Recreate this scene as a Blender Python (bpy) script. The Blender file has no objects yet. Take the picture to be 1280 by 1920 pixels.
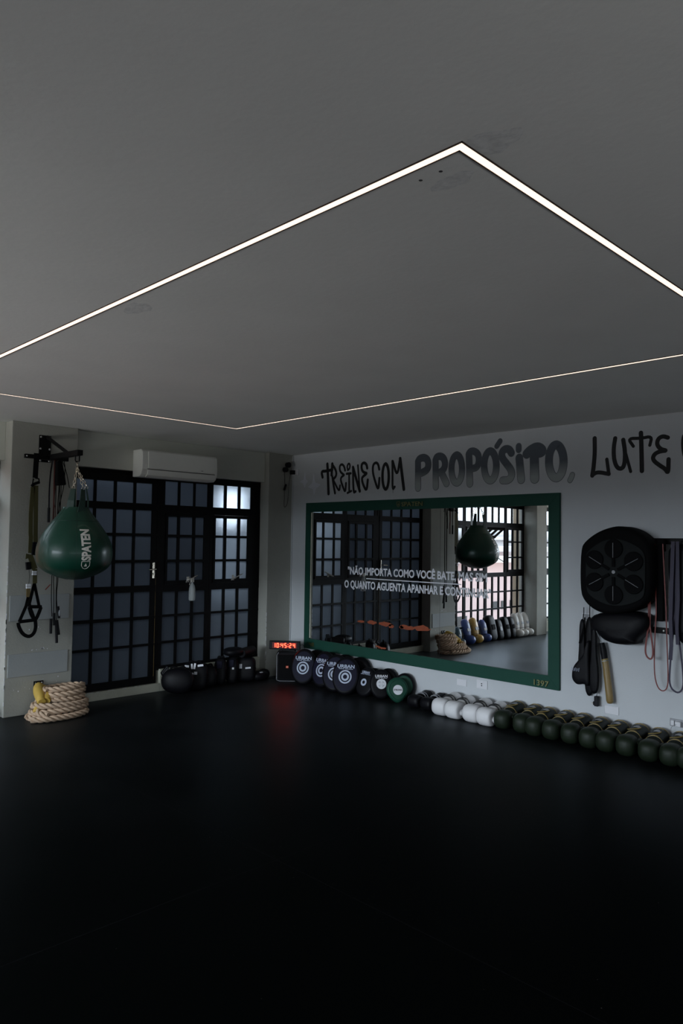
import bpy, bmesh, math, random
from mathutils import Vector, Matrix
random.seed(7)
PI = math.pi
S = bpy.context.scene
C = S.collection

# ------------------------------------------------------------ camera
yaw, pit, rol = math.radians(44.885), math.radians(2.357), math.radians(0.8135)
f = Vector((math.sin(yaw)*math.cos(pit), math.cos(yaw)*math.cos(pit), math.sin(pit)))
r0 = Vector((math.cos(yaw), -math.sin(yaw), 0)); u0 = r0.cross(f)
r = r0*math.cos(rol)+u0*math.sin(rol); u = -r0*math.sin(rol)+u0*math.cos(rol)
cam = bpy.data.cameras.new('camera'); cam.sensor_fit = 'VERTICAL'; cam.sensor_height = 36
cam.lens = 1364.4*36/1920
co = bpy.data.objects.new('camera', cam); C.objects.link(co)
co.matrix_world = Matrix(((r.x, u.x, -f.x, 0), (r.y, u.y, -f.y, 0), (r.z, u.z, -f.z, 1.6), (0, 0, 0, 1)))
S.camera = co

# ------------------------------------------------------------ sky, daylight, exposure
S.view_settings.view_transform = 'Standard'; S.view_settings.look = 'None'
S.view_settings.gamma = 1; S.view_settings.exposure = 0.0
S.cycles.max_bounces = 10; S.cycles.transmission_bounces = 8; S.cycles.transparent_max_bounces = 12
S.cycles.diffuse_bounces = 6; S.cycles.glossy_bounces = 6
S.cycles.use_denoising = True
S.cycles.caustics_refractive = True; S.cycles.caustics_reflective = False
w = bpy.data.worlds.new('sky'); S.world = w; w.use_nodes = True
nt = w.node_tree; nt.nodes.clear()
tc = nt.nodes.new('ShaderNodeTexCoord'); sx = nt.nodes.new('ShaderNodeSeparateXYZ')
rp = nt.nodes.new('ShaderNodeValToRGB'); bg = nt.nodes.new('ShaderNodeBackground'); wo = nt.nodes.new('ShaderNodeOutputWorld')
nt.links.new(tc.outputs['Generated'], sx.inputs[0])
zz_ = nt.nodes.new('ShaderNodeMapRange'); zz_.inputs[1].default_value = -1; zz_.inputs[2].default_value = 1; nt.links.new(sx.outputs['Z'], zz_.inputs[0]); nt.links.new(zz_.outputs[0], rp.inputs[0])
# added glow below lights the ceiling, dark band dims high walls, overcast sky above
el = rp.color_ramp.elements
el[0].position = 0.0; el[0].color = (1.0, 1.0, 1.0, 1)
el[1].position = 0.52; el[1].color = (.78, .89, 1, 1)
for p_, c_ in ((.38, (1.0, 1.0, 1.0)), (.43, (0.035, 0.035, 0.035)), (.502, (0.035, 0.035, 0.035))):
    e_ = el.new(p_); e_.color = (*c_, 1)
nt.links.new(rp.outputs[0], bg.inputs[0])
az_ = nt.nodes.new('ShaderNodeMapRange'); az_.interpolation_type = 'SMOOTHSTEP'      # sky brightened towards the unseen left side, added to light the mirror wall
az_.inputs[1].default_value = .72; az_.inputs[2].default_value = -.95; az_.inputs[3].default_value = 3.0; az_.inputs[4].default_value = 18
mx0 = nt.nodes.new('ShaderNodeMath'); mx0.operation = 'ADD'; nt.links.new(sx.outputs['X'], mx0.inputs[0]); nt.links.new(sx.outputs['Y'], mx0.inputs[1])
nt.links.new(sx.outputs['X'], az_.inputs[0]); az_.inputs[1].default_value = -.80; az_.inputs[2].default_value = -1.0
nt.nodes.remove(mx0)
ay_ = nt.nodes.new('ShaderNodeMapRange'); ay_.interpolation_type = 'SMOOTHSTEP'; ay_.inputs[1].default_value = -.35; ay_.inputs[2].default_value = -.9; ay_.inputs[3].default_value = 0; ay_.inputs[4].default_value = 2.3  # sky behind the camera raised to lift the far wall and pillars
nt.links.new(sx.outputs['Y'], ay_.inputs[0]); mm_ = nt.nodes.new('ShaderNodeMath'); mm_.operation = 'MAXIMUM'
nt.links.new(az_.outputs[0], mm_.inputs[0]); nt.links.new(ay_.outputs[0], mm_.inputs[1]); nt.links.new(mm_.outputs[0], bg.inputs[1])
nt.links.new(bg.outputs[0], wo.inputs[0])

def area(name, loc, rot, sx_, sy_, power, col=(1, 1, 1), portal=False, spread=None):
    l = bpy.data.lights.new(name, 'AREA'); l.shape = 'RECTANGLE'; l.size = sx_; l.size_y = sy_; l.energy = power; l.color = col
    if portal: l.cycles.is_portal = True
    if spread: l.spread = spread
    o = bpy.data.objects.new(name, l); C.objects.link(o); o.location = loc; o.rotation_euler = rot
    return o
H90 = PI/2
# light that comes in through the clear windows of the far wall (left part) and of the left and rear walls
area('window_light_portal', (-.4, 7.12, 1.28), (-H90, 0, 0), 5.8, 2.1, 1, portal=True)
area('window_light_portal', (-.4, -3.25, 1.4), (H90, 0, 0), 5.4, 2.0, 1, portal=True)
area('window_light_portal', (-3.62, 4.4, 1.4), (0, -H90, 0), 2.1, 4.6, 1, portal=True)
area('pane_backlight', (5.60, 7.62, 2.02), (math.radians(-84), 0, math.radians(-20)), .26, .42, 7.0, (.88, .94, 1.0))  # lamps added behind the frosted panes, in place of a gap to the sky
area('pane_backlight', (5.85, 8.1, 1.55), (math.radians(-90), 0, math.radians(-10)), .35, 1.5, 1.8, (.72, .85, 1.0))
area('pane_backlight', (3.7, 8.0, 2.55), (math.radians(-55), 0, 0), 2.2, .4, 2.4, (.72, .82, 1.0))  # added fill lamp that lifts the upper door panes

# ------------------------------------------------------------ materials
M = {}
def mat(name, col, rough=.6, metal=0, spec=.5, noise=0, nscale=20, bump=0, bscale=60, emit=None, estr=0, coat=0, sheen=0):
    m = bpy.data.materials.new(name); m.use_nodes = True; n = m.node_tree; b = n.nodes['Principled BSDF']
    b.inputs['Base Color'].default_value = (*col, 1); b.inputs['Roughness'].default_value = rough
    b.inputs['Metallic'].default_value = metal; b.inputs['Specular IOR Level'].default_value = spec
    b.inputs['Coat Weight'].default_value = coat; b.inputs['Sheen Weight'].default_value = sheen
    t = n.nodes.new('ShaderNodeTexCoord')
    nz = n.nodes.new('ShaderNodeTexNoise'); nz.inputs['Scale'].default_value = nscale; nz.inputs['Detail'].default_value = 5
    n.links.new(t.outputs['Object'], nz.inputs['Vector'])
    if noise:
        mx = n.nodes.new('ShaderNodeMix'); mx.data_type = 'RGBA'
        mx.inputs['A'].default_value = (*[c*(1-noise) for c in col], 1); mx.inputs['B'].default_value = (*[min(1, c*(1+noise)) for c in col], 1)
        n.links.new(nz.outputs['Fac'], mx.inputs['Factor']); n.links.new(mx.outputs['Result'], b.inputs['Base Color'])
    if bump:
        nb = n.nodes.new('ShaderNodeTexNoise'); nb.inputs['Scale'].default_value = bscale; nb.inputs['Detail'].default_value = 4
        n.links.new(t.outputs['Object'], nb.inputs['Vector'])
        bp = n.nodes.new('ShaderNodeBump'); bp.inputs['Strength'].default_value = bump; bp.inputs['Distance'].default_value = .01
        n.links.new(nb.outputs['Fac'], bp.inputs['Height']); n.links.new(bp.outputs[0], b.inputs['Normal'])
    if emit:
        b.inputs['Emission Color'].default_value = (*emit, 1); b.inputs['Emission Strength'].default_value = estr
    M[name] = m
    return m
mat('ceiling', (.82, .825, .80), .9, noise=.06, nscale=2.2, bump=.12, bscale=35, spec=.2)
mat('white_wall', (.56, .58, .60), .75, noise=.05, nscale=3, bump=.1, bscale=90, spec=.3)
mat('lintel', (.68, .69, .63), .8, noise=.05, nscale=4, bump=.1, bscale=70, spec=.2)
mat('pillar', (.38, .38, .34), .8, noise=.12, nscale=5, bump=.2, bscale=60, spec=.2)
mat('plate_grey', (.35, .37, .37), .7, noise=.06, nscale=9, bump=.1)
mat('ledge', (.50, .50, .41), .8, noise=.12, nscale=12, bump=.2)
mat('black_metal', (.004, .004, .0045), .5, spec=.12, noise=.2, nscale=30, bump=.05)
mat('black_steel', (.004, .004, .0045), .5, spec=.15, noise=.2, nscale=30)
mat('bolt', (.55, .55, .55), .4, metal=1, noise=.1)
mat('chrome', (.80, .74, .62), .25, metal=1, noise=.05)
mat('handle_white', (.62, .60, .55), .35, noise=.05)
mat('ac_white', (.92, .93, .88), .45, noise=.02)
mat('dark_slot', (.03, .03, .03), .6, noise=.1)
mat('frame_green', (.010, .058, .040), .6, spec=.2, noise=.08, nscale=8, bump=.05, bscale=150)
mat('gold', (.17, .17, .07), .45, metal=.4, noise=.15, nscale=60)
mat('vinyl_white', (.74, .75, .80), .5, noise=.05, nscale=60)
mat('graffiti_black', (.006, .006, .007), .7, noise=.2)
mat('star_paint', (.66, .68, .74), .7, noise=.08, nscale=30)
mat('bag_green', (.007, .052, .032), .38, spec=.35, noise=.15, nscale=9, bump=.12, bscale=14, coat=.12)
mat('bag_dark', (.006, .035, .024), .5, noise=.15, nscale=20, bump=.1)
mat('print_white', (.72, .68, .62), .6, noise=.12, nscale=50)
mat('navy', (.007, .007, .020), .6, spec=.15, noise=.15, nscale=15, bump=.06)
mat('black_leather', (.0035, .0035, .005), .5, spec=.16, noise=.2, nscale=15, bump=.12, bscale=40)
mat('black_matte', (.0035, .0035, .004), .8, spec=.1, noise=.2, nscale=15, bump=.1)
mat('grey_rubber', (.011, .013, .0135), .75, spec=.15, noise=.1, nscale=30, bump=.1, bscale=150)
mat('pad_blue', (.10, .13, .26), .6, noise=.08)
mat('print_pale', (.45, .50, .62), .6, noise=.12, nscale=80)
mat('pad_green', (.008, .055, .033), .5, spec=.25, noise=.12, nscale=20, bump=.05)
mat('glove_white', (.74, .73, .74), .5, noise=.06, nscale=16, bump=.15, bscale=28)
mat('glove_green', (.010, .0165, .0085), .5, spec=.25, noise=.15, nscale=16, bump=.1, bscale=28)
mat('glove_cuff', (.007, .010, .008), .4, spec=.3, noise=.15, nscale=16, bump=.08)
mat('piping_gold', (.25, .18, .055), .5, noise=.15)
mat('label_grey', (.30, .31, .33), .5, noise=.2, nscale=90)
mat('label_white', (.75, .76, .80), .6, noise=.05)
mat('rope', (.50, .36, .25), .9, noise=.3, nscale=40, bump=.3, bscale=120)
mat('yellow_tape', (.55, .36, .07), .6, noise=.25, nscale=16, bump=.3, bscale=30)
mat('olive_strap', (.06, .055, .016), .85, noise=.15, nscale=60)
mat('tan_strap', (.17, .12, .045), .85, noise=.15, nscale=60)
mat('skin_red', (.16, .012, .007), .5, noise=.1)
mat('band_purple', (.014, .008, .035), .55, noise=.12)
mat('red_rope', (.10, .02, .015), .6, noise=.2)
mat('plastic_white', (.70, .70, .73), .4, noise=.03)
mat('plastic_black', (.005, .005, .007), .45, spec=.2, noise=.1)
mat('baton_gold', (.26, .175, .065), .42, noise=.15, nscale=25, coat=.2)
mat('shin_blue', (.03, .06, .22), .45, noise=.2)
mat('shin_navy', (.02, .05, .075), .45, noise=.2)
mat('shin_gold', (.50, .30, .07), .4, noise=.35, nscale=14)
mat('shin_yellow', (.62, .58, .22), .5, noise=.2)
mat('shin_white', (.70, .67, .62), .5, noise=.12, nscale=12)
mat('brick_red', (.40, .09, .06), .9, noise=.25, nscale=6)
mat('facade_pink', (.62, .47, .45), .9, noise=.15, nscale=1.2)
mat('facade_white', (.78, .76, .75), .9, noise=.1, nscale=1.5)
mat('roof_sheet', (.72, .71, .72), .7, noise=.15, nscale=2)
mat('brown_wall', (.30, .24, .17), .9, noise=.1)
mat('asphalt', (.16, .16, .16), .9, noise=.2)
mat('passage_wall', (.22, .23, .25), .9, noise=.1)
mat('tape_orange', (.26, .055, .02), .8, noise=.5, nscale=70)
mat('led_warm', (1, .9, .78), .5, emit=(1, .80, .66), estr=1.35)
mat('led_red', (.6, .02, .01), .4, emit=(1, .035, .015), estr=13)
mat('clock_glass', (.05, .004, .003), .3, noise=.1, emit=(1, .03, .01), estr=.05)
mat('logo_orange', (.75, .10, .03), .5, noise=.05)
mat('profile_brown', (.05, .03, .022), .6, noise=.1)

def glass_clear():
    m = bpy.data.materials.new('clear_glass'); m.use_nodes = True; n = m.node_tree; n.nodes.clear()
    o = n.nodes.new('ShaderNodeOutputMaterial'); mx = n.nodes.new('ShaderNodeMixShader')
    t = n.nodes.new('ShaderNodeBsdfTransparent'); g = n.nodes.new('ShaderNodeBsdfGlossy'); lw = n.nodes.new('ShaderNodeLayerWeight'); lw.inputs[0].default_value = .5; pw_ = n.nodes.new('ShaderNodeMath'); pw_.operation = 'POWER'; pw_.inputs[1].default_value = 4; n.links.new(lw.outputs['Facing'], pw_.inputs[0]); fr = n.nodes.new('ShaderNodeMath'); fr.operation = 'MULTIPLY_ADD'; fr.inputs[1].default_value = .5; fr.inputs[2].default_value = .03; n.links.new(pw_.outputs[0], fr.inputs[0])
    g.inputs['Roughness'].default_value = .02; t.inputs[0].default_value = (.96, .97, .98, 1)
    n.links.new(fr.outputs[0], mx.inputs[0]); n.links.new(t.outputs[0], mx.inputs[1]); n.links.new(g.outputs[0], mx.inputs[2]); n.links.new(mx.outputs[0], o.inputs[0])
    M['clear_glass'] = m
glass_clear()
def glass_frosted():
    m = bpy.data.materials.new('frosted_glass'); m.use_nodes = True; n = m.node_tree; n.nodes.clear()
    o = n.nodes.new('ShaderNodeOutputMaterial'); mx = n.nodes.new('ShaderNodeMixShader'); mx.inputs[0].default_value = .45
    t = n.nodes.new('ShaderNodeBsdfTranslucent'); t.inputs[0].default_value = (.62, .68, .74, 1)
    g = n.nodes.new('ShaderNodeBsdfRefraction'); g.inputs['IOR'].default_value = 1.3; g.inputs['Roughness'].default_value = .45; g.inputs[0].default_value = (.8, .86, .92, 1)
    ad = n.nodes.new('ShaderNodeMixShader'); gl = n.nodes.new('ShaderNodeBsdfDiffuse'); gl.inputs[0].default_value = (.20, .23, .27, 1); ad.inputs[0].default_value = .25
    n.links.new(t.outputs[0], mx.inputs[1]); n.links.new(g.outputs[0], mx.inputs[2])
    n.links.new(mx.outputs[0], ad.inputs[1]); n.links.new(gl.outputs[0], ad.inputs[2]); n.links.new(ad.outputs[0], o.inputs[0])
    nz = n.nodes.new('ShaderNodeTexNoise'); nz.inputs['Scale'].default_value = 7; nz.inputs['Detail'].default_value = 6
    tc = n.nodes.new('ShaderNodeTexCoord'); n.links.new(tc.outputs['Object'], nz.inputs['Vector'])
    cr = n.nodes.new('ShaderNodeMapRange'); cr.inputs[3].default_value = .38; cr.inputs[4].default_value = .55
    n.links.new(nz.outputs['Fac'], cr.inputs[0]); n.links.new(cr.outputs[0], g.inputs['Roughness'])
    M['frosted_glass'] = m
glass_frosted()
def mirror_mat():
    m = bpy.data.materials.new('mirror'); m.use_nodes = True; b = m.node_tree.nodes['Principled BSDF']
    b.inputs['Base Color'].default_value = (.88, .90, .91, 1); b.inputs['Metallic'].default_value = 1; b.inputs['Roughness'].default_value = 0.0
    M['mirror'] = m
mirror_mat()
def plastic_clear():
    m = bpy.data.materials.new('bottle_plastic'); m.use_nodes = True; b = m.node_tree.nodes['Principled BSDF']
    b.inputs['Base Color'].default_value = (.8, .86, .86, 1); b.inputs['Roughness'].default_value = .2; b.inputs['Alpha'].default_value = .35
    M['bottle_plastic'] = m
plastic_clear()
def floor_mat():
    m = bpy.data.materials.new('rubber_floor'); m.use_nodes = True; n = m.node_tree; b = n.nodes['Principled BSDF']
    t = n.nodes.new('ShaderNodeTexCoord'); sp = n.nodes.new('ShaderNodeSeparateXYZ'); n.links.new(t.outputs['Object'], sp.inputs[0])
    def line(out, off, per, wd):
        a = n.nodes.new('ShaderNodeMath'); a.operation = 'SUBTRACT'; n.links.new(out, a.inputs[0]); a.inputs[1].default_value = off
        q = n.nodes.new('ShaderNodeMath'); q.operation = 'PINGPONG'; n.links.new(a.outputs[0], q.inputs[0]); q.inputs[1].default_value = per/2
        c = n.nodes.new('ShaderNodeMath'); c.operation = 'LESS_THAN'; n.links.new(q.outputs[0], c.inputs[0]); c.inputs[1].default_value = wd
        return c.outputs[0]
    l1 = line(sp.outputs['X'], 1.165, 1.51, .0022); l2 = line(sp.outputs['Y'], .9, 4.2, .0018)
    mm = n.nodes.new('ShaderNodeMath'); mm.operation = 'MAXIMUM'; n.links.new(l1, mm.inputs[0]); n.links.new(l2, mm.inputs[1])
    nz = n.nodes.new('ShaderNodeTexNoise'); nz.inputs['Scale'].default_value = 1.6; nz.inputs['Detail'].default_value = 8; n.links.new(t.outputs['Object'], nz.inputs['Vector'])
    rr = n.nodes.new('ShaderNodeMapRange'); rr.inputs[3].default_value = .24; rr.inputs[4].default_value = .46; n.links.new(nz.outputs['Fac'], rr.inputs[0]); n.links.new(rr.outputs[0], b.inputs['Roughness'])
    mx = n.nodes.new('ShaderNodeMix'); mx.data_type = 'RGBA'; mx.inputs['A'].default_value = (.0016, .0024, .0024, 1); mx.inputs['B'].default_value = (.008, .008, .009, 1)
    n.links.new(mm.outputs[0], mx.inputs['Factor'])
    sk = n.nodes.new('ShaderNodeTexNoise'); sk.inputs['Scale'].default_value = 55; n.links.new(t.outputs['Object'], sk.inputs['Vector'])
    ct = n.nodes.new('ShaderNodeMath'); ct.operation = 'GREATER_THAN'; ct.inputs[1].default_value = .80; n.links.new(sk.outputs['Fac'], ct.inputs[0])
    m2 = n.nodes.new('ShaderNodeMix'); m2.data_type = 'RGBA'; m2.inputs['B'].default_value = (.12, .11, .10, 1)
    n.links.new(mx.outputs['Result'], m2.inputs['A']); n.links.new(ct.outputs[0], m2.inputs['Factor']); n.links.new(m2.outputs['Result'], b.inputs['Base Color'])
    b.inputs['Specular IOR Level'].default_value = 0
    lw = n.nodes.new('ShaderNodeLayerWeight'); lw.inputs[0].default_value = .5
    p_ = n.nodes.new('ShaderNodeMath'); p_.operation = 'POWER'; p_.inputs[1].default_value = 9; n.links.new(lw.outputs['Facing'], p_.inputs[0])
    k_ = n.nodes.new('ShaderNodeMath'); k_.operation = 'MULTIPLY_ADD'; k_.inputs[1].default_value = 1.0; k_.inputs[2].default_value = .003; n.links.new(p_.outputs[0], k_.inputs[0])
    gs = n.nodes.new('ShaderNodeBsdfGlossy'); gs.inputs[0].default_value = (.9, .95, 1, 1); n.links.new(rr.outputs[0], gs.inputs['Roughness'])
    ms = n.nodes.new('ShaderNodeMixShader'); n.links.new(k_.outputs[0], ms.inputs[0]); n.links.new(b.outputs[0], ms.inputs[1]); n.links.new(gs.outputs[0], ms.inputs[2])
    n.links.new(ms.outputs[0], n.nodes['Material Output'].inputs[0])
    fn = n.nodes.new('ShaderNodeTexNoise'); fn.inputs['Scale'].default_value = 260; n.links.new(t.outputs['Object'], fn.inputs['Vector'])
    bp = n.nodes.new('ShaderNodeBump'); bp.inputs['Strength'].default_value = .12; bp.inputs['Distance'].default_value = .004
    n.links.new(fn.outputs['Fac'], bp.inputs['Height']); n.links.new(bp.outputs[0], b.inputs['Normal']); n.links.new(bp.outputs[0], gs.inputs['Normal'])
    M['rubber_floor'] = m
floor_mat()
def fade_mat():   # sprayed lettering: near-black paint fading into pale grey paint at the foot of the letters
    m = bpy.data.materials.new('graffiti_fade'); m.use_nodes = True; n = m.node_tree; b = n.nodes['Principled BSDF']; b.inputs['Roughness'].default_value = .7
    g = n.nodes.new('ShaderNodeNewGeometry'); sp = n.nodes.new('ShaderNodeSeparateXYZ'); n.links.new(g.outputs['Position'], sp.inputs[0])
    nz = n.nodes.new('ShaderNodeTexNoise'); nz.inputs['Scale'].default_value = 9; n.links.new(g.outputs['Position'], nz.inputs['Vector'])
    ad = n.nodes.new('ShaderNodeMath'); ad.operation = 'MULTIPLY_ADD'; n.links.new(nz.outputs['Fac'], ad.inputs[0]); ad.inputs[1].default_value = .05; n.links.new(sp.outputs['Z'], ad.inputs[2])
    mr = n.nodes.new('ShaderNodeMapRange'); mr.inputs[1].default_value = 2.235; mr.inputs[2].default_value = 2.36; n.links.new(ad.outputs[0], mr.inputs[0])
    rp = n.nodes.new('ShaderNodeValToRGB'); rp.color_ramp.elements[0].color = (.34, .37, .37, 1); rp.color_ramp.elements[1].color = (.085, .10, .12, 1)
    n.links.new(mr.outputs[0], rp.inputs[0]); n.links.new(rp.outputs[0], b.inputs['Base Color'])
    M['graffiti_fade'] = m
fade_mat()
mat('graffiti_edge', (.11, .12, .135), .7, noise=.2)

# ------------------------------------------------------------ mesh helpers
def V(*a): return Vector(a)
class MB:
    def __init__(s): s.v = []; s.f = []
    def add(s, vs, fs, m=None):
        o = len(s.v)
        s.v += [(m @ Vector(p)) if m is not None else Vector(p) for p in vs]
        s.f += [tuple(i+o for i in q) for q in fs]; return s
    def box(s, x0, x1, y0, y1, z0, z1, m=None):
        return s.add([(x0,y0,z0),(x1,y0,z0),(x1,y1,z0),(x0,y1,z0),(x0,y0,z1),(x1,y0,z1),(x1,y1,z1),(x0,y1,z1)],
                     [(0,3,2,1),(4,5,6,7),(0,1,5,4),(1,2,6,5),(2,3,7,6),(3,0,4,7)], m)
    def tube(s, pts, rad, n=8, closed=False, m=None, flat=1.0, up=None):
        pts = [Vector(p) for p in pts]; N = len(pts); vs = []; fs = []
        if isinstance(rad, (list, tuple)) and len(rad) != N:
            q_ = list(rad); K_ = len(q_)-1; rad = [q_[min(K_, int(i*K_/(N-1)))]*(1-(i*K_/(N-1)) % 1)+q_[min(K_, int(i*K_/(N-1))+1)]*((i*K_/(N-1)) % 1) for i in range(N)]
        ref = None
        for i, p in enumerate(pts):
            a = pts[(i-1) % N] if (closed or i > 0) else p; b = pts[(i+1) % N] if (closed or i < N-1) else p
            t = (b-a); t = t.normalized() if t.length > 1e-9 else V(0, 0, 1)
            if up is not None: n1 = Vector(up)-t*t.dot(Vector(up))
            elif ref is None: n1 = t.orthogonal()
            else: n1 = ref-t*t.dot(ref)
            if n1.length < 1e-6: n1 = t.orthogonal()
            n1.normalize(); ref = n1; n2 = t.cross(n1)
            R = rad[i] if isinstance(rad, (list, tuple)) else rad
            for k in range(n):
                an = 2*PI*k/n+PI/n*(n == 4); vs.append(p+n1*R*flat*math.cos(an)+n2*R*math.sin(an))
        for i in range(N if closed else N-1):
            j = (i+1) % N
            for k in range(n): fs.append((i*n+k, i*n+(k+1) % n, j*n+(k+1) % n, j*n+k))
        if not closed: fs.append(tuple(range(n))[::-1]); fs.append(tuple((N-1)*n+k for k in range(n)))
        return s.add(vs, fs, m)
    def lathe(s, prof, n=32, m=None, sy=1.0, p=2.0):   # profile of (radius, z); p>2 squares the section
        vs = []; fs = []; K = len(prof)
        for (R, z) in prof:
            for k in range(n):
                a = 2*PI*k/n; c, d = math.cos(a), math.sin(a)
                q = (abs(c)**p+abs(d)**p)**(-1/p)
                vs.append((R*q*c, R*q*d*sy, z))
        for i in range(K-1):
            for k in range(n): fs.append((i*n+k, i*n+(k+1) % n, (i+1)*n+(k+1) % n, (i+1)*n+k))
        fs.append(tuple(range(n))[::-1]); fs.append(tuple((K-1)*n+k for k in range(n)))
        return s.add(vs, fs, m)
    def ball(s, c, rx, ry, rz, n=20, k=12, e=1.0, m=None):  # superellipsoid
        vs = []; fs = []
        sg = lambda x: math.copysign(abs(x)**e, x)
        for i in range(k+1):
            t = -PI/2+PI*i/k
            for j in range(n):
                a = 2*PI*j/n; vs.append((c[0]+rx*sg(math.cos(t))*sg(math.cos(a)), c[1]+ry*sg(math.cos(t))*sg(math.sin(a)), c[2]+rz*sg(math.sin(t))))
        for i in range(k):
            for j in range(n): fs.append((i*n+j, i*n+(j+1) % n, (i+1)*n+(j+1) % n, (i+1)*n+j))
        return s.add(vs, fs, m)
    def prism(s, poly, a, b, m=None):   # polygon in local XY extruded z a..b
        n = len(poly); vs = [(x, y, a) for x, y in poly]+[(x, y, b) for x, y in poly]
        ar = sum(poly[i][0]*poly[(i+1) % n][1]-poly[(i+1) % n][0]*poly[i][1] for i in range(n))
        fs = [tuple(range(n))[::-1], tuple(range(n, 2*n))]+[(i, (i+1) % n, n+(i+1) % n, n+i) for i in range(n)]
        if ar < 0: fs = [q[::-1] for q in fs]
        return s.add(vs, fs, m)
def build(name, mb, material, parent=None, smooth=False, bevel=0, sub=0, label=None, cat=None, group=None, kind=None, world=True, clean=False):
    me = bpy.data.meshes.new(name)
    vs = mb.v
    if parent is not None and world: o0 = parent_loc(parent)
    elif parent is not None: o0 = V(0, 0, 0)
    else:
        xs = [p.x for p in vs]; ys = [p.y for p in vs]; zs = [p.z for p in vs]
        o0 = V((min(xs)+max(xs))/2, (min(ys)+max(ys))/2, min(zs))
    me.from_pydata([tuple(p-o0) for p in vs], [], mb.f); me.update()
    bm = bmesh.new(); bm.from_mesh(me)
    bmesh.ops.remove_doubles(bm, verts=bm.verts, dist=1e-6) if clean or smooth else None
    bmesh.ops.recalc_face_normals(bm, faces=bm.faces); bm.to_mesh(me); bm.free()
    if smooth:
        for p in me.polygons: p.use_smooth = True
    o = bpy.data.objects.new(name, me); C.objects.link(o)
    me.materials.append(M[material])
    if parent is not None: o.parent = parent
    else: o.location = o0
    if bevel:
        b = o.modifiers.new('bevel', 'BEVEL'); b.width = bevel; b.segments = 2; b.limit_method = 'ANGLE'
    if sub:
        b = o.modifiers.new('sub', 'SUBSURF'); b.levels = sub; b.render_levels = sub
    if smooth and not sub:
        try:
            me.set_sharp_from_angle(angle=math.radians(50))
        except Exception: pass
    if label: o['label'] = label
    if cat: o['category'] = cat
    if group: o['group'] = group
    if kind: o['kind'] = kind
    return o
def parent_loc(p):
    l = V(0, 0, 0)
    while p is not None: l = l+p.location; p = p.parent
    return l
def thing(name, loc, label=None, cat=None, group=None, rz=0, kind=None):
    o = bpy.data.objects.new(name, None); o.empty_display_size = .1; C.objects.link(o); o.location = loc; o.rotation_euler = (0, 0, rz)
    if label: o['label'] = label
    if cat: o['category'] = cat
    if group: o['group'] = group
    if kind: o['kind'] = kind
    return o
def dup(root, loc, rot=None, label=None, group=None):
    c = root.copy(); C.objects.link(c); c.location = loc
    if rot is not None: c.rotation_euler = rot
    if label: c['label'] = label
    if group: c['group'] = group
    for ch in list(root.children):
        d = ch.copy(); C.objects.link(d); d.parent = c
        for g in list(ch.children):
            e = g.copy(); C.objects.link(e); e.parent = d
    return c
def text_mesh(txt, width, height, depth=.0, bold=0.0, cond=None):
    """glyph mesh fitted to width x height, centred, lying in XY; returns verts, faces"""
    cu = bpy.data.curves.new('t', 'FONT'); cu.body = txt; cu.size = 1; cu.offset = bold; cu.extrude = depth; cu.resolution_u = 3
    ob = bpy.data.objects.new('t', cu); C.objects.link(ob)
    dg = bpy.context.evaluated_depsgraph_get(); dg.update()
    me = bpy.data.meshes.new_from_object(ob.evaluated_get(dg))
    vs = [v.co.copy() for v in me.vertices]; fs = [tuple(p.vertices) for p in me.polygons]
    bpy.data.objects.remove(ob); bpy.data.curves.remove(cu); bpy.data.meshes.remove(me)
    x0, x1 = min(v.x for v in vs), max(v.x for v in vs); y0, y1 = min(v.y for v in vs), max(v.y for v in vs)
    sx_ = width/(x1-x0); sy_ = height/(y1-y0)
    return [V((v.x-(x0+x1)/2)*sx_, (v.y-(y0+y1)/2)*sy_, v.z) for v in vs], fs
def subdiv(vs, fs, n=1):
    bm = bmesh.new(); L = [bm.verts.new(v) for v in vs]
    for q in fs:
        try: bm.faces.new([L[i] for i in q])
        except ValueError: pass
    bmesh.ops.subdivide_edges(bm, edges=[e for e in bm.edges if e.calc_length() > .012], cuts=n, use_grid_fill=False)
    bmesh.ops.triangulate(bm, faces=bm.faces)
    bm.verts.index_update(); r_ = [v.co.copy() for v in bm.verts], [tuple(v.index for v in q.verts) for q in bm.faces]; bm.free(); return r_
# frame with local X = -Y world (reading direction on the mirror wall), local Y = up, local Z = -X world (into the room)
def wallm(y, z, x=5.84): return Matrix(((0, 0, -1, x), (-1, 0, 0, y), (0, 1, 0, z), (0, 0, 0, 1)))
def backm(x, z, y=6.70): return Matrix(((1, 0, 0, x), (0, 0, -1, y), (0, 1, 0, z), (0, 0, 0, 1)))
def puff(mb, P, z0, z1, m=None):   # padded flat shape with rolled edge, outline P in wall coordinates
    n = len(P); cx_ = sum(p[0] for p in P)/n; cy_ = sum(p[1] for p in P)/n; vs = []; fs = []; h = z1-z0
    L = ((.88, 0), (.97, .12), (1, .35), (1, .65), (.97, .86), (.88, .97), (.6, 1.0))
    for (k, s_) in L: vs += [(cx_+(x-cx_)*k, cy_+(y-cy_)*k, z0+h*s_) for x, y in P]
    for j in range(len(L)-1):
        for i in range(n): fs.append((j*n+i, j*n+(i+1) % n, (j+1)*n+(i+1) % n, (j+1)*n+i))
    fs.append(tuple(range(n))[::-1]); fs.append(tuple((len(L)-1)*n+i for i in range(n))); mb.add(vs, fs, m if m is not None else wallm(0, 0, 5.84))
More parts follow.
